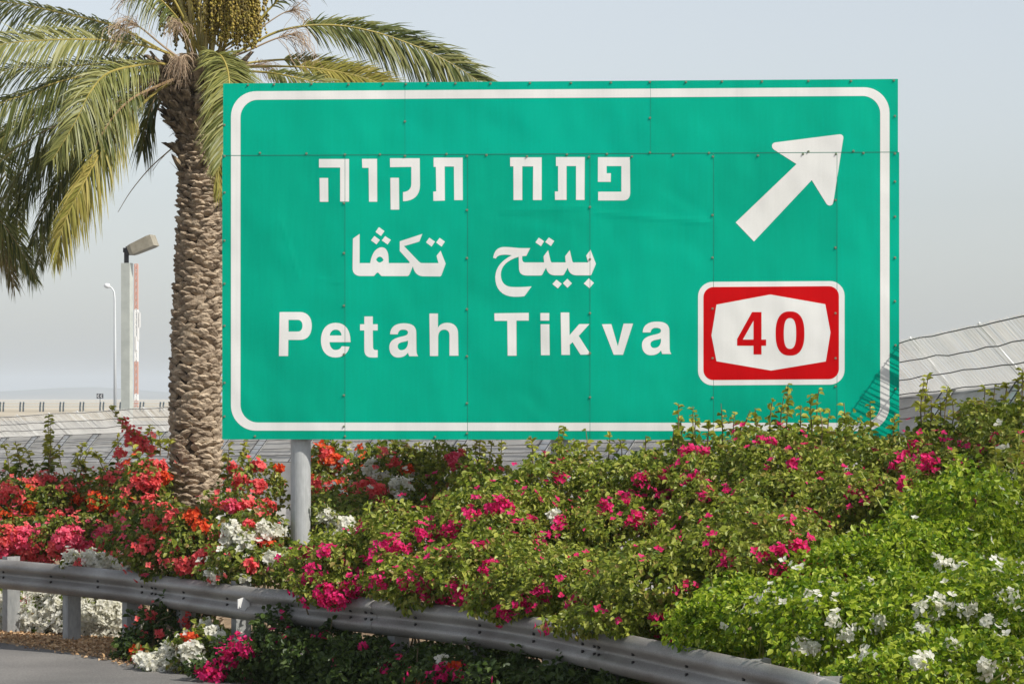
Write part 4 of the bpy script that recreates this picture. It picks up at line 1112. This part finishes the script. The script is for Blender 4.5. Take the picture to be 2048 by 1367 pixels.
shrub('olive leaved bougainvillea with red tufts, over the rail right of bottom centre', [(1330, 1160, 22.4, 150, 95, 0.8), (1270, 1225, 22.2, 140, 58, 0.6)], 'leaf_olive', 1.05,
      clusters=[(1320, 1060, 20, 44, 'magenta'), (1425, 1110, 24, 46, 'magenta'), (1445, 1130, 20, 34, 'magenta'), (1350, 1260, 16, 34, 'magenta'), (1345, 1225, 12, 20, 'magenta'), (1310, 1235, 12, 16, 'magenta')], scatter=[('magenta', 28)])
shrub('leafy bougainvillea with scattered crimson flowers where olive leaves meet the lime ones', [(1520, 1110, 22.0, 140, 90, 0.8)], 'leaf_olive', 1.05,
      clusters=[(1590, 1150, 24, 60, 'magenta'), (1625, 1125, 22, 50, 'magenta'), (1560, 1100, 14, 24, 'magenta'), (1460, 1130, 16, 30, 'magenta'), (1735, 1105, 16, 34, 'magenta'), (1600, 1090, 14, 24, 'magenta'), (1655, 1080, 12, 24, 'magenta')], scatter=[('magenta', 30)])
# lime green with white flowers, nearest on the right
lime = dict(leafm='leaf_lime', dens=1.15, leaf=0.048, twigs=40, sprigs=22)
shrub('lime green bougainvillea drooping over the rail, few white flowers', [(1500, 1225, 20.9, 130, 85, 0.7), (1440, 1255, 20.9, 110, 48, 0.5)], clusters=[(1560, 1205, 14, 20, 'white'), (1550, 1250, 10, 12, 'white'), (1620, 1205, 16, 30, 'white')], scatter=[('white', 14)], **lime)
shrub('lime green bougainvillea with white tufts in the middle of the right hand bank', [(1690, 1170, 21.2, 130, 100, 0.8), (1660, 1248, 20.0, 130, 86, 0.7)], clusters=[(1620, 1195, 16, 34, 'white'), (1670, 1235, 16, 36, 'white'), (1740, 1170, 14, 20, 'white'), (1610, 1290, 22, 60, 'white'), (1690, 1260, 16, 30, 'white')], scatter=[('white', 28)], **lime)
shrub('bright lime bougainvillea with upright leafy arms at the right edge', [(1930, 1060, 21.6, 130, 125, 0.8), (1850, 1130, 21.0, 120, 90, 0.8)], clusters=[(1890, 1130, 14, 24, 'white'), (1870, 1120, 12, 16, 'white'), (2020, 1130, 18, 30, 'white'), (1960, 1160, 16, 30, 'white')], scatter=[('white', 22)],
      shoots=[(1780, 1040, 1720, 940), (1830, 1080, 1790, 980), (1960, 1000, 1900, 900), (2000, 980, 1990, 890), (2030, 960, 2040, 860)], **lime)
shrub('lime green bougainvillea with many white flowers low at the right', [(1860, 1230, 19.8, 140, 85, 0.8), (1980, 1220, 19.6, 130, 90, 0.8)], clusters=[(1860, 1215, 26, 70, 'white'), (1890, 1200, 18, 40, 'white'), (1930, 1215, 18, 40, 'white'), (2015, 1190, 16, 30, 'white'), (1835, 1290, 24, 60, 'white'), (1980, 1240, 14, 20, 'white'), (1760, 1240, 14, 30, 'white')], scatter=[('white', 40)], **lime)
shrub('lime green bougainvillea along the very bottom of the bank at the right corner', [(1800, 1345, 18.7, 130, 55, 0.5), (1880, 1350, 18.6, 140, 70, 0.6), (2000, 1340, 18.6, 130, 80, 0.6)], clusters=[(1740, 1310, 14, 24, 'white'), (1840, 1320, 20, 50, 'white'), (1970, 1335, 20, 50, 'white'), (1905, 1290, 14, 24, 'white')], scatter=[('white', 40)], **lime)
# in the shade of the rail, on the road side; dark leaf colour carries that shade
shrub('shaded bougainvillea on the road edge with orange flowers, below the barrier', [(295, 1296, 28.9, 62, 36, 0.3), (345, 1255, 28.9, 66, 52, 0.3)], 'leaf_shade', 1.1,
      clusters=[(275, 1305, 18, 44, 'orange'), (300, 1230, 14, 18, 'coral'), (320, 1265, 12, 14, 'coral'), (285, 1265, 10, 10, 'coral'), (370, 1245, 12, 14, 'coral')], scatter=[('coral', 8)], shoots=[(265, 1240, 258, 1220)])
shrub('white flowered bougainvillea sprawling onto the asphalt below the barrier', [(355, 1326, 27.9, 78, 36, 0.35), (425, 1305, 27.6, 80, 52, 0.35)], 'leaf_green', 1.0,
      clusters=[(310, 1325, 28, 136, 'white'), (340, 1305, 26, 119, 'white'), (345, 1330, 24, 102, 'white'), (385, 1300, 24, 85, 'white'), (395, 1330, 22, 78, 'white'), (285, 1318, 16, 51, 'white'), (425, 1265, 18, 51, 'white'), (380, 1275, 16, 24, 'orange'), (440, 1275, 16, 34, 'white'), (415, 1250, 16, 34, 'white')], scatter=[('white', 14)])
shrub('dark bougainvillea with trailing magenta flowers at the road edge, bottom of the picture', [(475, 1338, 26.8, 85, 60, 0.35), (565, 1305, 26.6, 95, 75, 0.4)], 'leaf_shade', 1.15,
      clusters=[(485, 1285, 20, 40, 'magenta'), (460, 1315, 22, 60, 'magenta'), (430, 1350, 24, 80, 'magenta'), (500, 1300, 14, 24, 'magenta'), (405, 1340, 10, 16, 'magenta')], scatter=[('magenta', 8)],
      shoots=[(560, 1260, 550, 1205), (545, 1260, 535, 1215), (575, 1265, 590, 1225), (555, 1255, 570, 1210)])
shrub('shaded dark green bougainvillea under the barrier, left of the lit flowers at the bottom', [(650, 1320, 26.2, 100, 62, 0.4), (740, 1330, 25.6, 100, 60, 0.4)], 'leaf_shade', 1.15,
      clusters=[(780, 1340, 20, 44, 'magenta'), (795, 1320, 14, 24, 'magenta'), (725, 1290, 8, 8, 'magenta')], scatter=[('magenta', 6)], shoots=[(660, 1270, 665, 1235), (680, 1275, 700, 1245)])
shrub('shaded bougainvillea with a patch of lit red and cream flowers, bottom centre', [(860, 1350, 25.0, 95, 55, 0.4), (950, 1350, 24.4, 100, 55, 0.4)], 'leaf_shade', 1.1,
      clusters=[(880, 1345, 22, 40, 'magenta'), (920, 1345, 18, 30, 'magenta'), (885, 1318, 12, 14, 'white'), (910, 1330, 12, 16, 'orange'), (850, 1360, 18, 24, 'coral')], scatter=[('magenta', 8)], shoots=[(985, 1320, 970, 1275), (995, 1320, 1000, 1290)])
shrub('dark bougainvillea creeping up the face of the barrier right of bottom centre', [(1060, 1365, 23.6, 110, 55, 0.4), (1180, 1370, 22.8, 120, 50, 0.4), (1290, 1385, 22.0, 100, 40, 0.35)], 'leaf_shade', 1.1,
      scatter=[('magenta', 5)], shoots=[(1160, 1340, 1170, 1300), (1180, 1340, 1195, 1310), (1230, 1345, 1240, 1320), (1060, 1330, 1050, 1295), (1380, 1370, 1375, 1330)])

# dry litter along the road edge
def scatter_litter():
    n = 5200
    s = rng.uniform(rail.at_px(420), rail.at_px(-60), n)
    off = rng.normal(0.12, 0.30, n)
    off = np.clip(off, -0.62, 0.9)
    p, t = rail.pos(s), rail.tan(s)
    P = np.stack([p[:, 0] + off * t[:, 1], p[:, 1] - off * t[:, 0], 0.012 + rng.random(n) * 0.03 * np.exp(-np.abs(off))], -1)
    D = unit(rand_dir(n) * np.array((1, 1, 0.3))); Nn = unit(rand_dir(n) * 0.6 + np.array((0, 0, 1)))
    L_ = rng.uniform(0.025, 0.055, n)
    V, Q = leaf_geo(P, D, Nn, L_, L_ * 0.7, 0.25, 0.2)
    o = mesh_np('leaf_litter', V, [Q], M['litter'])
    tag(o, 'dry tan leaf litter strewn along the asphalt edge', 'leaf litter', kind='stuff')
scatter_litter()

# ------------------------------------------------------------------ date palm
def make_trunk(root, ctrl, seed=3):
    """ctrl: (x, y, z, radius)"""
    r_ = np.random.default_rng(seed)
    cv = catmull(ctrl, 10)
    zs = cv[:, 2]
    def ax(z): return np.array([np.interp(z, zs, cv[:, k_]) for k_ in (0, 1, 3)])
    nz_, na = 60, 28
    V, Q = [], []
    for z in np.linspace(zs[0], zs[-1], nz_):
        x, y, r = ax(z)
        for k_ in range(na):
            a = 2 * math.pi * k_ / na
            V.append((x + r * 0.93 * math.cos(a), y + r * 0.93 * math.sin(a), z))
    idx = np.arange(nz_ * na).reshape(nz_, na)
    Q = np.stack([idx[:-1], np.roll(idx, -1, 1)[:-1], np.roll(idx, -1, 1)[1:], idx[1:]], -1).reshape(-1, 4)
    cap_ = idx[-1][None, :]
    V = [np.array(V)]; quads = [Q]; mi = [np.ones(len(Q))]
    off = nz_ * na
    z = 0.05; row = 0
    tris = []
    tm_ = []
    nr = 10
    while z < zs[-1] - 0.1:
        x, y, r = ax(z)
        up = np.clip((z - 3.6) / 1.4, 0, 1)
        n = 10
        rowh = 0.048 - 0.009 * up
        for k_ in range(n):
            a0 = 2 * math.pi * (k_ + 0.5 * (row % 2)) / n + r_.normal(0, 0.09)
            zz = z + r_.normal(0, 0.012)
            wa = (math.pi / n) * r_.uniform(0.85, 1.3)     # half angular width
            hh = rowh * r_.uniform(0.70, 1.2)               # half height
            out = r_.uniform(0.016, 0.044) * (1 + 0.5 * up)
            tilt = r_.normal(0, 0.28)
            ring = []
            for lvl, fr, ro in ((0, 1.0, 0.965), (1, 0.86, None), (2, 0.45, None)):
                for j in range(nr):
                    t_ = 2 * math.pi * j / nr
                    cx_ = math.copysign(abs(math.cos(t_)) ** 0.8, math.cos(t_)); sy_ = math.copysign(abs(math.sin(t_)) ** 1.7, math.sin(t_))
                    da = wa * fr * cx_; dz = hh * fr * (sy_ + tilt * cx_)
                    if lvl == 0: rr_ = r * 0.955
                    elif lvl == 1: rr_ = r + out * (0.62 + 0.45 * sy_) * r_.uniform(0.7, 1.25)
                    else: rr_ = r + out * (1.0 + 0.35 * sy_) * r_.uniform(0.75, 1.2)
                    ring.append((x + rr_ * math.cos(a0 + da), y + rr_ * math.sin(a0 + da), zz + dz + (0.012 * (lvl > 0))))
            rr_ = r + out * 1.02
            ring.append((x + rr_ * math.cos(a0), y + rr_ * math.sin(a0), zz + 0.01))
            V.append(np.array(ring))
            for l in (0, 1):
                for j in range(nr):
                    j2 = (j + 1) % nr
                    tris.append((off + l * nr + j, off + l * nr + j2, off + (l + 1) * nr + j2, off + (l + 1) * nr + j))
            for j in range(nr):
                tm_.append((off + 2 * nr + j, off + 2 * nr + (j + 1) % nr, off + 3 * nr))
            off += 3 * nr + 1
        z += rowh * 1.02
        row += 1
    q2 = np.array(tris); t3 = np.array(tm_)
    return mesh_np('trunk', np.concatenate(V), [Q, q2, t3], [M['scale'], M['core']], root, mi=np.concatenate([np.ones(len(Q)), np.zeros(len(q2) + len(t3))]))

def boots(root, x, y, z0, z1, r0, r1, n, seed=4):
    r_ = np.random.default_rng(seed)
    mb = MB()
    for i in range(n):
        f = r_.random()
        z = z0 + (z1 - z0) * f
        r = r0 + (r1 - r0) * f
        a = r_.uniform(0, 2 * math.pi)
        rad = Vector((math.cos(a), math.sin(a), 0)); tg = Vector((-math.sin(a), math.cos(a), 0))
        ln = r_.uniform(0.10, 0.27)
        d = (rad * r_.uniform(0.5, 0.9) + Vector((0, 0, 1)) * r_.uniform(0.4, 0.9) + tg * r_.normal(0, 0.15)).normalized()
        nrm = d.cross(tg).normalized()
        p = Vector((x, y, z)) + rad * (r * 0.85)
        w0, w1 = r_.uniform(0.055, 0.085), r_.uniform(0.025, 0.05)
        t0, t1 = 0.025, 0.012
        e = p + d * ln
        vs_ = [p - tg * w0 - nrm * t0, p + tg * w0 - nrm * t0, p + tg * w0 + nrm * t0, p - tg * w0 + nrm * t0,
               e - tg * w1 - nrm * t1 + d * r_.normal(0, .03), e + tg * w1 - nrm * t1 + d * r_.normal(0, .03), e + tg * w1 + nrm * t1, e - tg * w1 + nrm * t1]
        mb.add(vs_, [(3, 2, 1, 0), (4, 5, 6, 7), (0, 1, 5, 4), (1, 2, 6, 5), (2, 3, 7, 6), (3, 0, 4, 7)])
        # loose fibres
        for _ in range(3):
            q = p + tg * r_.normal(0, 0.04)
            e2 = q + d * r_.uniform(0.08, 0.2) + Vector((r_.normal(0, .03), r_.normal(0, .03), r_.normal(-0.02, .04)))
            mb.tube([q, (q + e2) / 2 + rad * 0.02, e2], [0.004, 0.003, 0.001], 3)
    return mb.build('old_frond_stubs', M['boot'], root)

def frond(root, ctrl, leafm='frond', rach='rachis', ll=0.38, start=0.18, n=62, droop=0.5, lift=0.25, wid=0.0175, thick=0.018, fwd=0.8, twist=0.75, seed=0):
    """ctrl: world points of the midrib"""
    r_ = np.random.default_rng(seed + 100)
    base = np.array(root.location)
    cv = catmull([np.asarray(c) for c in ctrl], 8)
    S = np.concatenate(([0], np.cumsum(np.linalg.norm(np.diff(cv, axis=0), axis=1))))
    ln = S[-1]
    fr = S / ln
    mb = MB()
    mb.tube(cv - base, [max(0.0035, thick * (1 - f) ** 0.8) for f in fr], 5)
    o = mb.build('frond', M[rach], root)
    n = int(n * ln / 2.6 * 1.85)
    V, Q = [], []
    ts = np.concatenate([np.linspace(start, 0.995, n) + r_.normal(0, 0.004, n) for _ in (0, 1)])
    ts = np.clip(ts, 0.02, 0.999)
    side = np.concatenate([-np.ones(n), np.ones(n)])
    m_ = len(ts)
    def interp(t): return np.array([np.interp(t, fr, cv[:, k_]) for k_ in range(3)]).T
    P = interp(ts)
    Tn = unit(interp(np.clip(ts + 0.02, 0, 1)) - interp(np.clip(ts - 0.02, 0, 1)))
    upv = np.array((0, 0, 1.0))
    Sd = np.cross(Tn, upv)
    sn = np.linalg.norm(Sd, axis=1, keepdims=True)
    ref = np.cross(Tn, np.array((0.3, -1.0, 0.0)))
    Sd = unit(np.where(sn < 0.25, ref, Sd))
    if twist:
        Up0 = unit(np.cross(Sd, Tn))
        Sd = unit(Sd * math.cos(twist) + Up0 * math.sin(twist))
    Up = unit(np.cross(Sd, Tn))
    prof = np.clip(np.sin(np.clip((ts - start) / (1 - start), 0, 1) * 2.35 + 0.45), 0.15, 1)
    L_ = ll * prof * r_.uniform(0.8, 1.12, m_)
    lf = lift + r_.normal(0, 0.22, m_)
    fw = fwd + 0.35 * ts + r_.normal(0, 0.12, m_)
    D = unit(Tn * fw[:, None] + Sd * side[:, None] + Up * lf[:, None] + r_.normal(0, 0.07, (m_, 3)))
    dr = droop * r_.uniform(0.5, 1.5, m_)
    fa = (0.0, 0.3, 0.65, 1.0); wa = (0.5, 1.0, 0.75, 0.04)
    Wv = unit(np.cross(D, Up + r_.normal(0, 0.35, (m_, 3))))
    rows = []
    for f_, w_ in zip(fa, wa):
        c = P + D * (L_ * f_)[:, None] + np.array((0, 0, -1.0)) * (dr * L_ * f_ ** 2)[:, None]
        hw = Wv * (wid * 0.5 * w_)
        rows += [c - hw, c + hw]
    V = np.stack(rows, 1).reshape(-1, 3)
    b_ = np.arange(m_)[:, None] * 8
    Q = np.concatenate([b_ + np.array((0, 1, 3, 2)), b_ + np.array((2, 3, 5, 4)), b_ + np.array((4, 5, 7, 6))])
    mesh_np('leaflets', V - base, [Q], M[leafm], o)
    return o

PY = 33.0
def P3(px, py, dy=0.0): return at(px, py, PY + dy)
palm = empty('date_palm', tuple(np.array(P3(394, 0))[:2]) + (0,))
tag(palm, 'tall date palm with scaly trunk and hanging fruit, behind left edge of the sign', 'palm tree', 'date palms')
pl = np.array(palm.location)
tr = []
for px, py, r in ((393, 1290, 0.276), (392, 1000, 0.266), (392, 800, 0.256), (396, 640, 0.254), (401, 450, 0.222), (403, 330, 0.208), (402, 250, 0.21), (401, 175, 0.21), (401, 120, 0.17)):
    q = P3(px, py) - pl
    tr.append((q[0], 0.0, max(q[2], -0.05) if py < 1200 else -0.05, r))
make_trunk(palm, tr)
q = P3(400, 275) - pl; q2 = P3(398, 120) - pl
boots(palm, q[0], 0, q[2], q2[2] - 0.08, 0.25, 0.46, 330)
boots(palm, q2[0], 0, q[2] - 0.5, q[2] + 0.2, 0.17, 0.19, 60, 9)

def fr_(pts, **kw):
    """pts: (px, py, depth offset)"""
    frond(palm, [P3(*p) for p in pts], **kw)
C0 = (396, 140, 0)
# left side
fr_([C0, (330, 105, .1), (235, 55, .2), (130, 28, .2), (0, 4, .2), (-120, 18, .1)], leafm='frond', droop=0.8, lift=-0.05, ll=0.40, start=0.25, seed=1, n=84, twist=0.9)
fr_([C0, (350, 112, -.1), (290, 92, -.3), (200, 80, -.5), (100, 80, -.8), (0, 90, -1.0), (-90, 125, -1.1)], leafm='frond_pale', droop=0.35, lift=0.15, ll=0.40, start=0.22, seed=2, n=86, twist=1.1)
fr_([C0, (300, 122, .4), (200, 127, .8), (110, 136, 1.0), (30, 137, 1.2), (-60, 165, 1.3)], leafm='frond', droop=0.6, lift=0.05, ll=0.42, seed=3, n=80, twist=1.0)
fr_([C0, (330, 128, -.4), (270, 132, -.8), (215, 147, -1.2), (180, 185, -1.5), (150, 245, -1.7), (105, 320, -1.8)], leafm='frond_pale', droop=0.5, lift=0.1, ll=0.42, start=0.22, wid=0.020, seed=4, n=80)
fr_([C0, (310, 140, -.2), (200, 146, -.4), (110, 166, -.6), (50, 190, -.7), (0, 208, -.8), (-80, 260, -.8)], leafm='frond', droop=0.7, lift=0.0, ll=0.42, start=0.3, seed=5, n=74)
fr_([(392, 178, -.1), (352, 166, -.3), (318, 180, -.5), (285, 208, -.8), (245, 245, -1.2), (205, 300, -1.5), (160, 380, -1.7), (125, 455, -1.8), (112, 520, -1.8)], leafm='frond_yellow', droop=0.9, lift=0.0, ll=0.34, start=0.34, wid=0.019, seed=6, n=70, fwd=1.0)
fr_([(385, 180, .1), (330, 186, .1), (306, 205, .1), (294, 245, .1), (285, 300, .1)], leafm='frond', droop=0.9, lift=0.0, ll=0.30, start=0.25, seed=7, n=90, fwd=1.0)
fr_([C0, (310, 178, .2), (230, 205, .3), (160, 232, .3), (100, 257, .3), (40, 292, .3), (-20, 340, .3)], leafm='frond', rach='rachis_old', droop=0.8, lift=-0.1, ll=0.40, start=0.3, seed=8, n=72)
fr_([C0, (300, 188, .5), (230, 225, .7), (175, 275, .8), (130, 340, .8), (90, 420, .8), (60, 500, .8)], leafm='frond', droop=0.8, lift=0, ll=0.38, seed=9, n=78)
fr_([C0, (290, 190, .4), (190, 235, .6), (100, 290, .6), (40, 350, .6), (-10, 430, .6)], leafm='frond_pale', droop=0.8, lift=0, ll=0.38, seed=10, n=70)
fr_([C0, (280, 195, .8), (200, 245, 1.1), (150, 320, 1.2), (115, 400, 1.2), (90, 470, 1.2), (78, 530, 1.2)], leafm='frond', droop=0.7, lift=0, ll=0.36, seed=11, n=80)
fr_([C0, (310, 155, .6), (200, 180, 1.0), (90, 220, 1.2), (0, 280, 1.2), (-60, 350, 1.2)], leafm='frond', droop=0.7, ll=0.40, seed=12, n=70)
fr_([C0, (320, 170, -.6), (260, 200, -1.1), (215, 250, -1.4), (180, 320, -1.5), (150, 400, -1.5), (105, 475, -1.5)], leafm='frond', rach='rachis_old', droop=0.8, ll=0.34, seed=13, n=64, start=0.35)
fr_([C0, (250, 160, 1.0), (120, 200, 1.5), (20, 250, 1.7), (-60, 320, 1.7)], leafm='frond', droop=0.7, ll=0.42, seed=14, n=70)
fr_([C0, (300, 170, .3), (200, 220, .5), (110, 300, .5), (50, 390, .5), (20, 480, .5)], leafm='frond', droop=0.7, ll=0.40, seed=35, n=78)
# right side
fr_([(410, 140, 0), (480, 102, .2), (560, 62, .3), (650, 50, .4), (740, 62, .4), (830, 92, .4), (900, 126, .4), (960, 165, .4), (1005, 205, .4)], leafm='frond', droop=0.45, lift=0.12, ll=0.50, start=0.34, seed=15, n=105, fwd=0.95, wid=0.019, twist=-1.15)
fr_([(410, 140, 0), (530, 122, .5), (600, 121, .6), (670, 136, .7), (740, 157, .7), (810, 195, .7)], leafm='frond_pale', droop=0.3, lift=0.3, ll=0.34, start=0.42, seed=16, twist=-1.0, n=80)
fr_([(410, 140, 0), (540, 133, .2), (640, 138, .2), (740, 160, .2), (820, 195, .2)], leafm='frond_yellow', droop=0.3, lift=0.4, ll=0.36, start=0.45, seed=17, twist=-1.0, n=80)
fr_([(410, 140, 0), (520, 144, -.2), (580, 153, -.3), (650, 172, -.3), (720, 215, -.3)], leafm='frond_pale', droop=0.4, lift=0.3, ll=0.30, start=0.4, seed=18, twist=-1.0, n=80)
fr_([(410, 120, -.2), (432, 108, -.7), (448, 122, -1.1), (458, 160, -1.4), (455, 230, -1.6), (440, 330, -1.7)], leafm='frond_pale', droop=0.35, lift=0.2, ll=0.48, start=0.10, wid=0.020, seed=19, n=170, twist=0.15)
fr_([(405, 150, -.3), (412, 165, -.7), (424, 215, -1.0), (434, 290, -1.1), (440, 390, -1.1)], leafm='frond_yellow', droop=0.7, lift=0.0, ll=0.26, start=0.25, seed=20, n=80, fwd=1.2)
fr_([(410, 150, .2), (440, 160, .2), (470, 220, .2), (480, 320, .2)], leafm='frond', droop=0.7, ll=0.34, start=0.1, seed=21, n=100)
# upwards and back
fr_([(396, 120, 0), (375, 65, -.2), (330, 8, -.4), (285, -30, -.6), (255, -40, -.7)], leafm='frond', droop=1.1, lift=-0.2, ll=0.36, start=0.4, seed=22)
fr_([(410, 120, 0), (495, 62, .1), (545, 12, .2), (620, -60, .2), (740, -130, .2)], leafm='frond', droop=0.5, ll=0.4, start=0.42, seed=23)
for i, (dx, dy_, h_) in enumerate(((-260, .6, -300), (-120, -.8, -380), (40, .9, -420), (150, -.6, -390), (260, .5, -330), (330, -1.2, -200), (-330, -1.0, -190), (-60, 1.6, -330), (120, 1.8, -260))):
    fr_([(402, 110, 0), (402 + dx * .25, -40, dy_ * .35), (402 + dx * .7, h_ * .75, dy_ * .8), (402 + dx * 1.2, h_, dy_ * 1.3), (402 + dx * 1.9, h_ + 70, dy_ * 1.8)], leafm=('frond', 'frond_pale')[i % 2], ll=0.42, seed=40 + i, start=0.25, n=60)

# fruit bunches
def bunch(px, ytop, ybot, dy, spread, nst, seed):
    r_ = np.random.default_rng(seed)
    top = P3(px, ytop, dy) - pl
    st = MB()
    root_ = P3(400 + (px - 400) * 0.35, 130, dy * 0.3) - pl
    arch = catmull([root_, (root_ + top) / 2 + np.array((0, 0, .25)), top + np.array((0, 0, 0.05)), top], 6)
    st.tube(arch, np.linspace(0.022, 0.012, len(arch)), 6)
    sp_ = 1 * PY / F_PX
    bv, bf = [], []
    octv = np.array([(1, 0, 0), (0, 1, 0), (-1, 0, 0), (0, -1, 0), (0, 0, 1.35), (0, 0, -1.35)]) * 0.0155
    octf = np.array([(0, 1, 4), (1, 2, 4), (2, 3, 4), (3, 0, 4), (1, 0, 5), (2, 1, 5), (3, 2, 5), (0, 3, 5)])
    cnt = 0
    for _ in range(nst):
        a = r_.uniform(0, 6.28); rr_ = spread * sp_ * math.sqrt(r_.random())
        ln = (ybot - ytop) * sp_ * r_.uniform(0.65, 1.0)
        e = top + np.array((rr_ * math.cos(a), rr_ * math.sin(a), -ln))
        m1 = top + np.array((rr_ * .75 * math.cos(a), rr_ * .75 * math.sin(a), -ln * .35))
        cv = catmull([top, m1, e], 8)
        st.tube(cv, 0.003, 3)
        for t in np.linspace(0.28, 1.0, int(ln / 0.026)):
            c = np.array([np.interp(t, np.linspace(0, 1, len(cv)), cv[:, k_]) for k_ in range(3)]) + r_.normal(0, 0.013, 3)
            bv.append(octv * r_.uniform(0.8, 1.15) + c); bf.append(octf + 6 * cnt); cnt += 1
    o = st.build('fruit_stalk', M['strand'], palm)
    mesh_np('date_clumps', np.concatenate(bv), [np.concatenate(bf)], M['date'], o, smooth=True)
for i, (px, yt, yb, dy, spd, ns) in enumerate(((342, -70, 75, .35, 26, 26), (365, -60, 100, .25, 26, 28), (400, -90, 70, .5, 40, 34), (430, -80, 88, -.25, 34, 40), (462, -85, 92, -.35, 34, 40), (495, -70, 100, -.1, 30, 40), (512, -60, 90, .3, 26, 30), (450, -100, 80, .5, 40, 34))):
    bunch(px, yt, yb, dy, spd, ns, 60 + i)

# dry flower stalks
def brush(pts, ln, nst, fan, seed, droop=0.6, r0=0.014):
    r_ = np.random.default_rng(seed)
    cv = catmull([P3(*p) - pl for p in pts], 8)
    mb = MB()
    mb.tube(cv, np.linspace(r0, r0 * 0.55, len(cv)), 5)
    d0 = unit((cv[-1] - cv[-4])[None, :])[0]
    for _ in range(nst):
        t = r_.uniform(0.72, 1.0)
        s_ = np.array([np.interp(t, np.linspace(0, 1, len(cv)), cv[:, k_]) for k_ in range(3)])
        d = unit((d0 + r_.normal(0, fan, 3))[None, :])[0]
        l_ = ln * r_.uniform(0.6, 1.15)
        p1 = s_ + d * l_ * .4 + np.array((0, 0, -droop * l_ * .10)) + r_.normal(0, .012, 3)
        p2 = s_ + d * l_ * .75 + np.array((0, 0, -droop * l_ * .42)) + r_.normal(0, .018, 3)
        p3 = s_ + d * l_ * .92 + np.array((0, 0, -droop * l_ * .85)) + r_.normal(0, .022, 3)
        mb.tube(catmull([s_, p1, p2, p3], 4), 0.0024, 3, cap=False)
    mb.build('dry_flower_stalk', M['straw'], palm)
brush([(385, 135, -.2), (330, 95, -.4), (285, 58, -.6), (262, 45, -.7)], 0.34, 70, 0.5, 80, 0.8)
brush([(390, 120, -.3), (372, 70, -.6), (355, 45, -.8)], 0.24, 60, 0.5, 81, 1.0)
brush([(392, 135, -.3), (375, 112, -.7), (360, 117, -.9)], 0.22, 90, 0.45, 82, 1.1, 0.02)
brush([(405, 130, 0), (480, 108, 0), (545, 80, 0), (590, 66, 0)], 0.36, 60, 0.45, 83, 1.0)
brush([(405, 130, .2), (500, 70, .2), (560, 30, .2), (590, 18, .2)], 0.26, 36, 0.5, 84, 0.7, 0.010)
brush([(405, 140, 0), (480, 132, .3), (530, 130, .3)], 0.26, 46, 0.5, 85, 0.8)
brush([(390, 165, -.2), (330, 160, -.3), (290, 160, -.4)], 0.26, 44, 0.45, 86, 0.9)
brush([(392, 130, .2), (360, 70, .3), (300, 10, .3), (265, -10, .3)], 0.34, 40, 0.45, 87, 0.8)
mb = MB()
cv = catmull([P3(*p) - pl for p in ((376, 268, -.1), (340, 300, -.1), (300, 336, -.1), (262, 382, -.1), (236, 424, -.1))], 8)
mb.tube(cv, np.linspace(0.009, 0.0028, len(cv)), 4)
mb.tube(catmull([cv[8], cv[12] + np.array((0.0, 0, -0.02)), cv[16] + np.array((0.03, 0, -0.03))], 4), 0.003, 3)
mb.build('bare_frond_rib', M['rachis_old'], palm)

# a second palm stands left of the picture; the tips of its fronds hang into view
p2 = empty('date_palm', tuple(at(-300, 0, 33.0)[:2]) + (0,))
tag(p2, 'second date palm, only its brownish frond tips in view at the left edge', 'palm tree', 'date palms')
make_trunk(p2, [(0, 0, -0.05, 0.26), (0, 0, 1.2, 0.25), (0.02, 0, 2.6, 0.24), (0.03, 0, 4.0, 0.20), (0.02, 0, 5.0, 0.19)], 12)
boots(p2, 0.02, 0, 4.6, 5.3, 0.2, 0.32, 120, 13)
for i, pts in enumerate((((-190, 300), (-90, 345), (0, 440), (45, 505), (72, 560)), ((-190, 320), (-90, 390), (-25, 460), (12, 520), (28, 570)), ((-190, 310), (-100, 370), (-30, 440), (20, 490), (50, 530)))):
    frond(p2, [at(-290, 270, 33)] + [at(*q_, 32.6 + 0.3 * i) for q_ in pts], leafm=('frond', 'frond_dry', 'frond_yellow')[i], ll=0.34, seed=90 + i, droop=0.7, start=0.3, n=80, rach='rachis_old')
for i in range(14):
    a = 2 * math.pi * i / 14 + 0.2
    if math.cos(a) > 0.5: continue
    d = np.array((math.cos(a), math.sin(a), 0))
    o_ = np.array(p2.location) + np.array((0.02, 0, 5.2))
    frond(p2, [o_, o_ + d * .7 + np.array((0, 0, .7)), o_ + d * 1.7 + np.array((0, 0, .9)), o_ + d * 2.6 + np.array((0, 0, .2)), o_ + d * 3.1 + np.array((0, 0, -.8))], leafm=('frond', 'frond_pale')[i % 2], ll=0.4, seed=120 + i)

# ------------------------------------------------------------------ air
HAZE = 0.00016
hz = MB(); hz.box((0, 3200, 24), (7000, 6900, 51))
hm = bpy.data.materials.new('haze'); hm.use_nodes = True
hn = hm.node_tree; hn.nodes.remove(hn.nodes['Principled BSDF'])
pv = hn.nodes.new('ShaderNodeVolumePrincipled')
pv.inputs['Color'].default_value = (0.79, 0.88, 1.0, 1); pv.inputs['Density'].default_value = HAZE
hn.links.new(pv.outputs[0], hn.nodes['Material Output'].inputs['Volume'])
ho = hz.build('haze', hm)
tag(ho, 'thin pale haze over the far land', 'haze', kind='stuff')
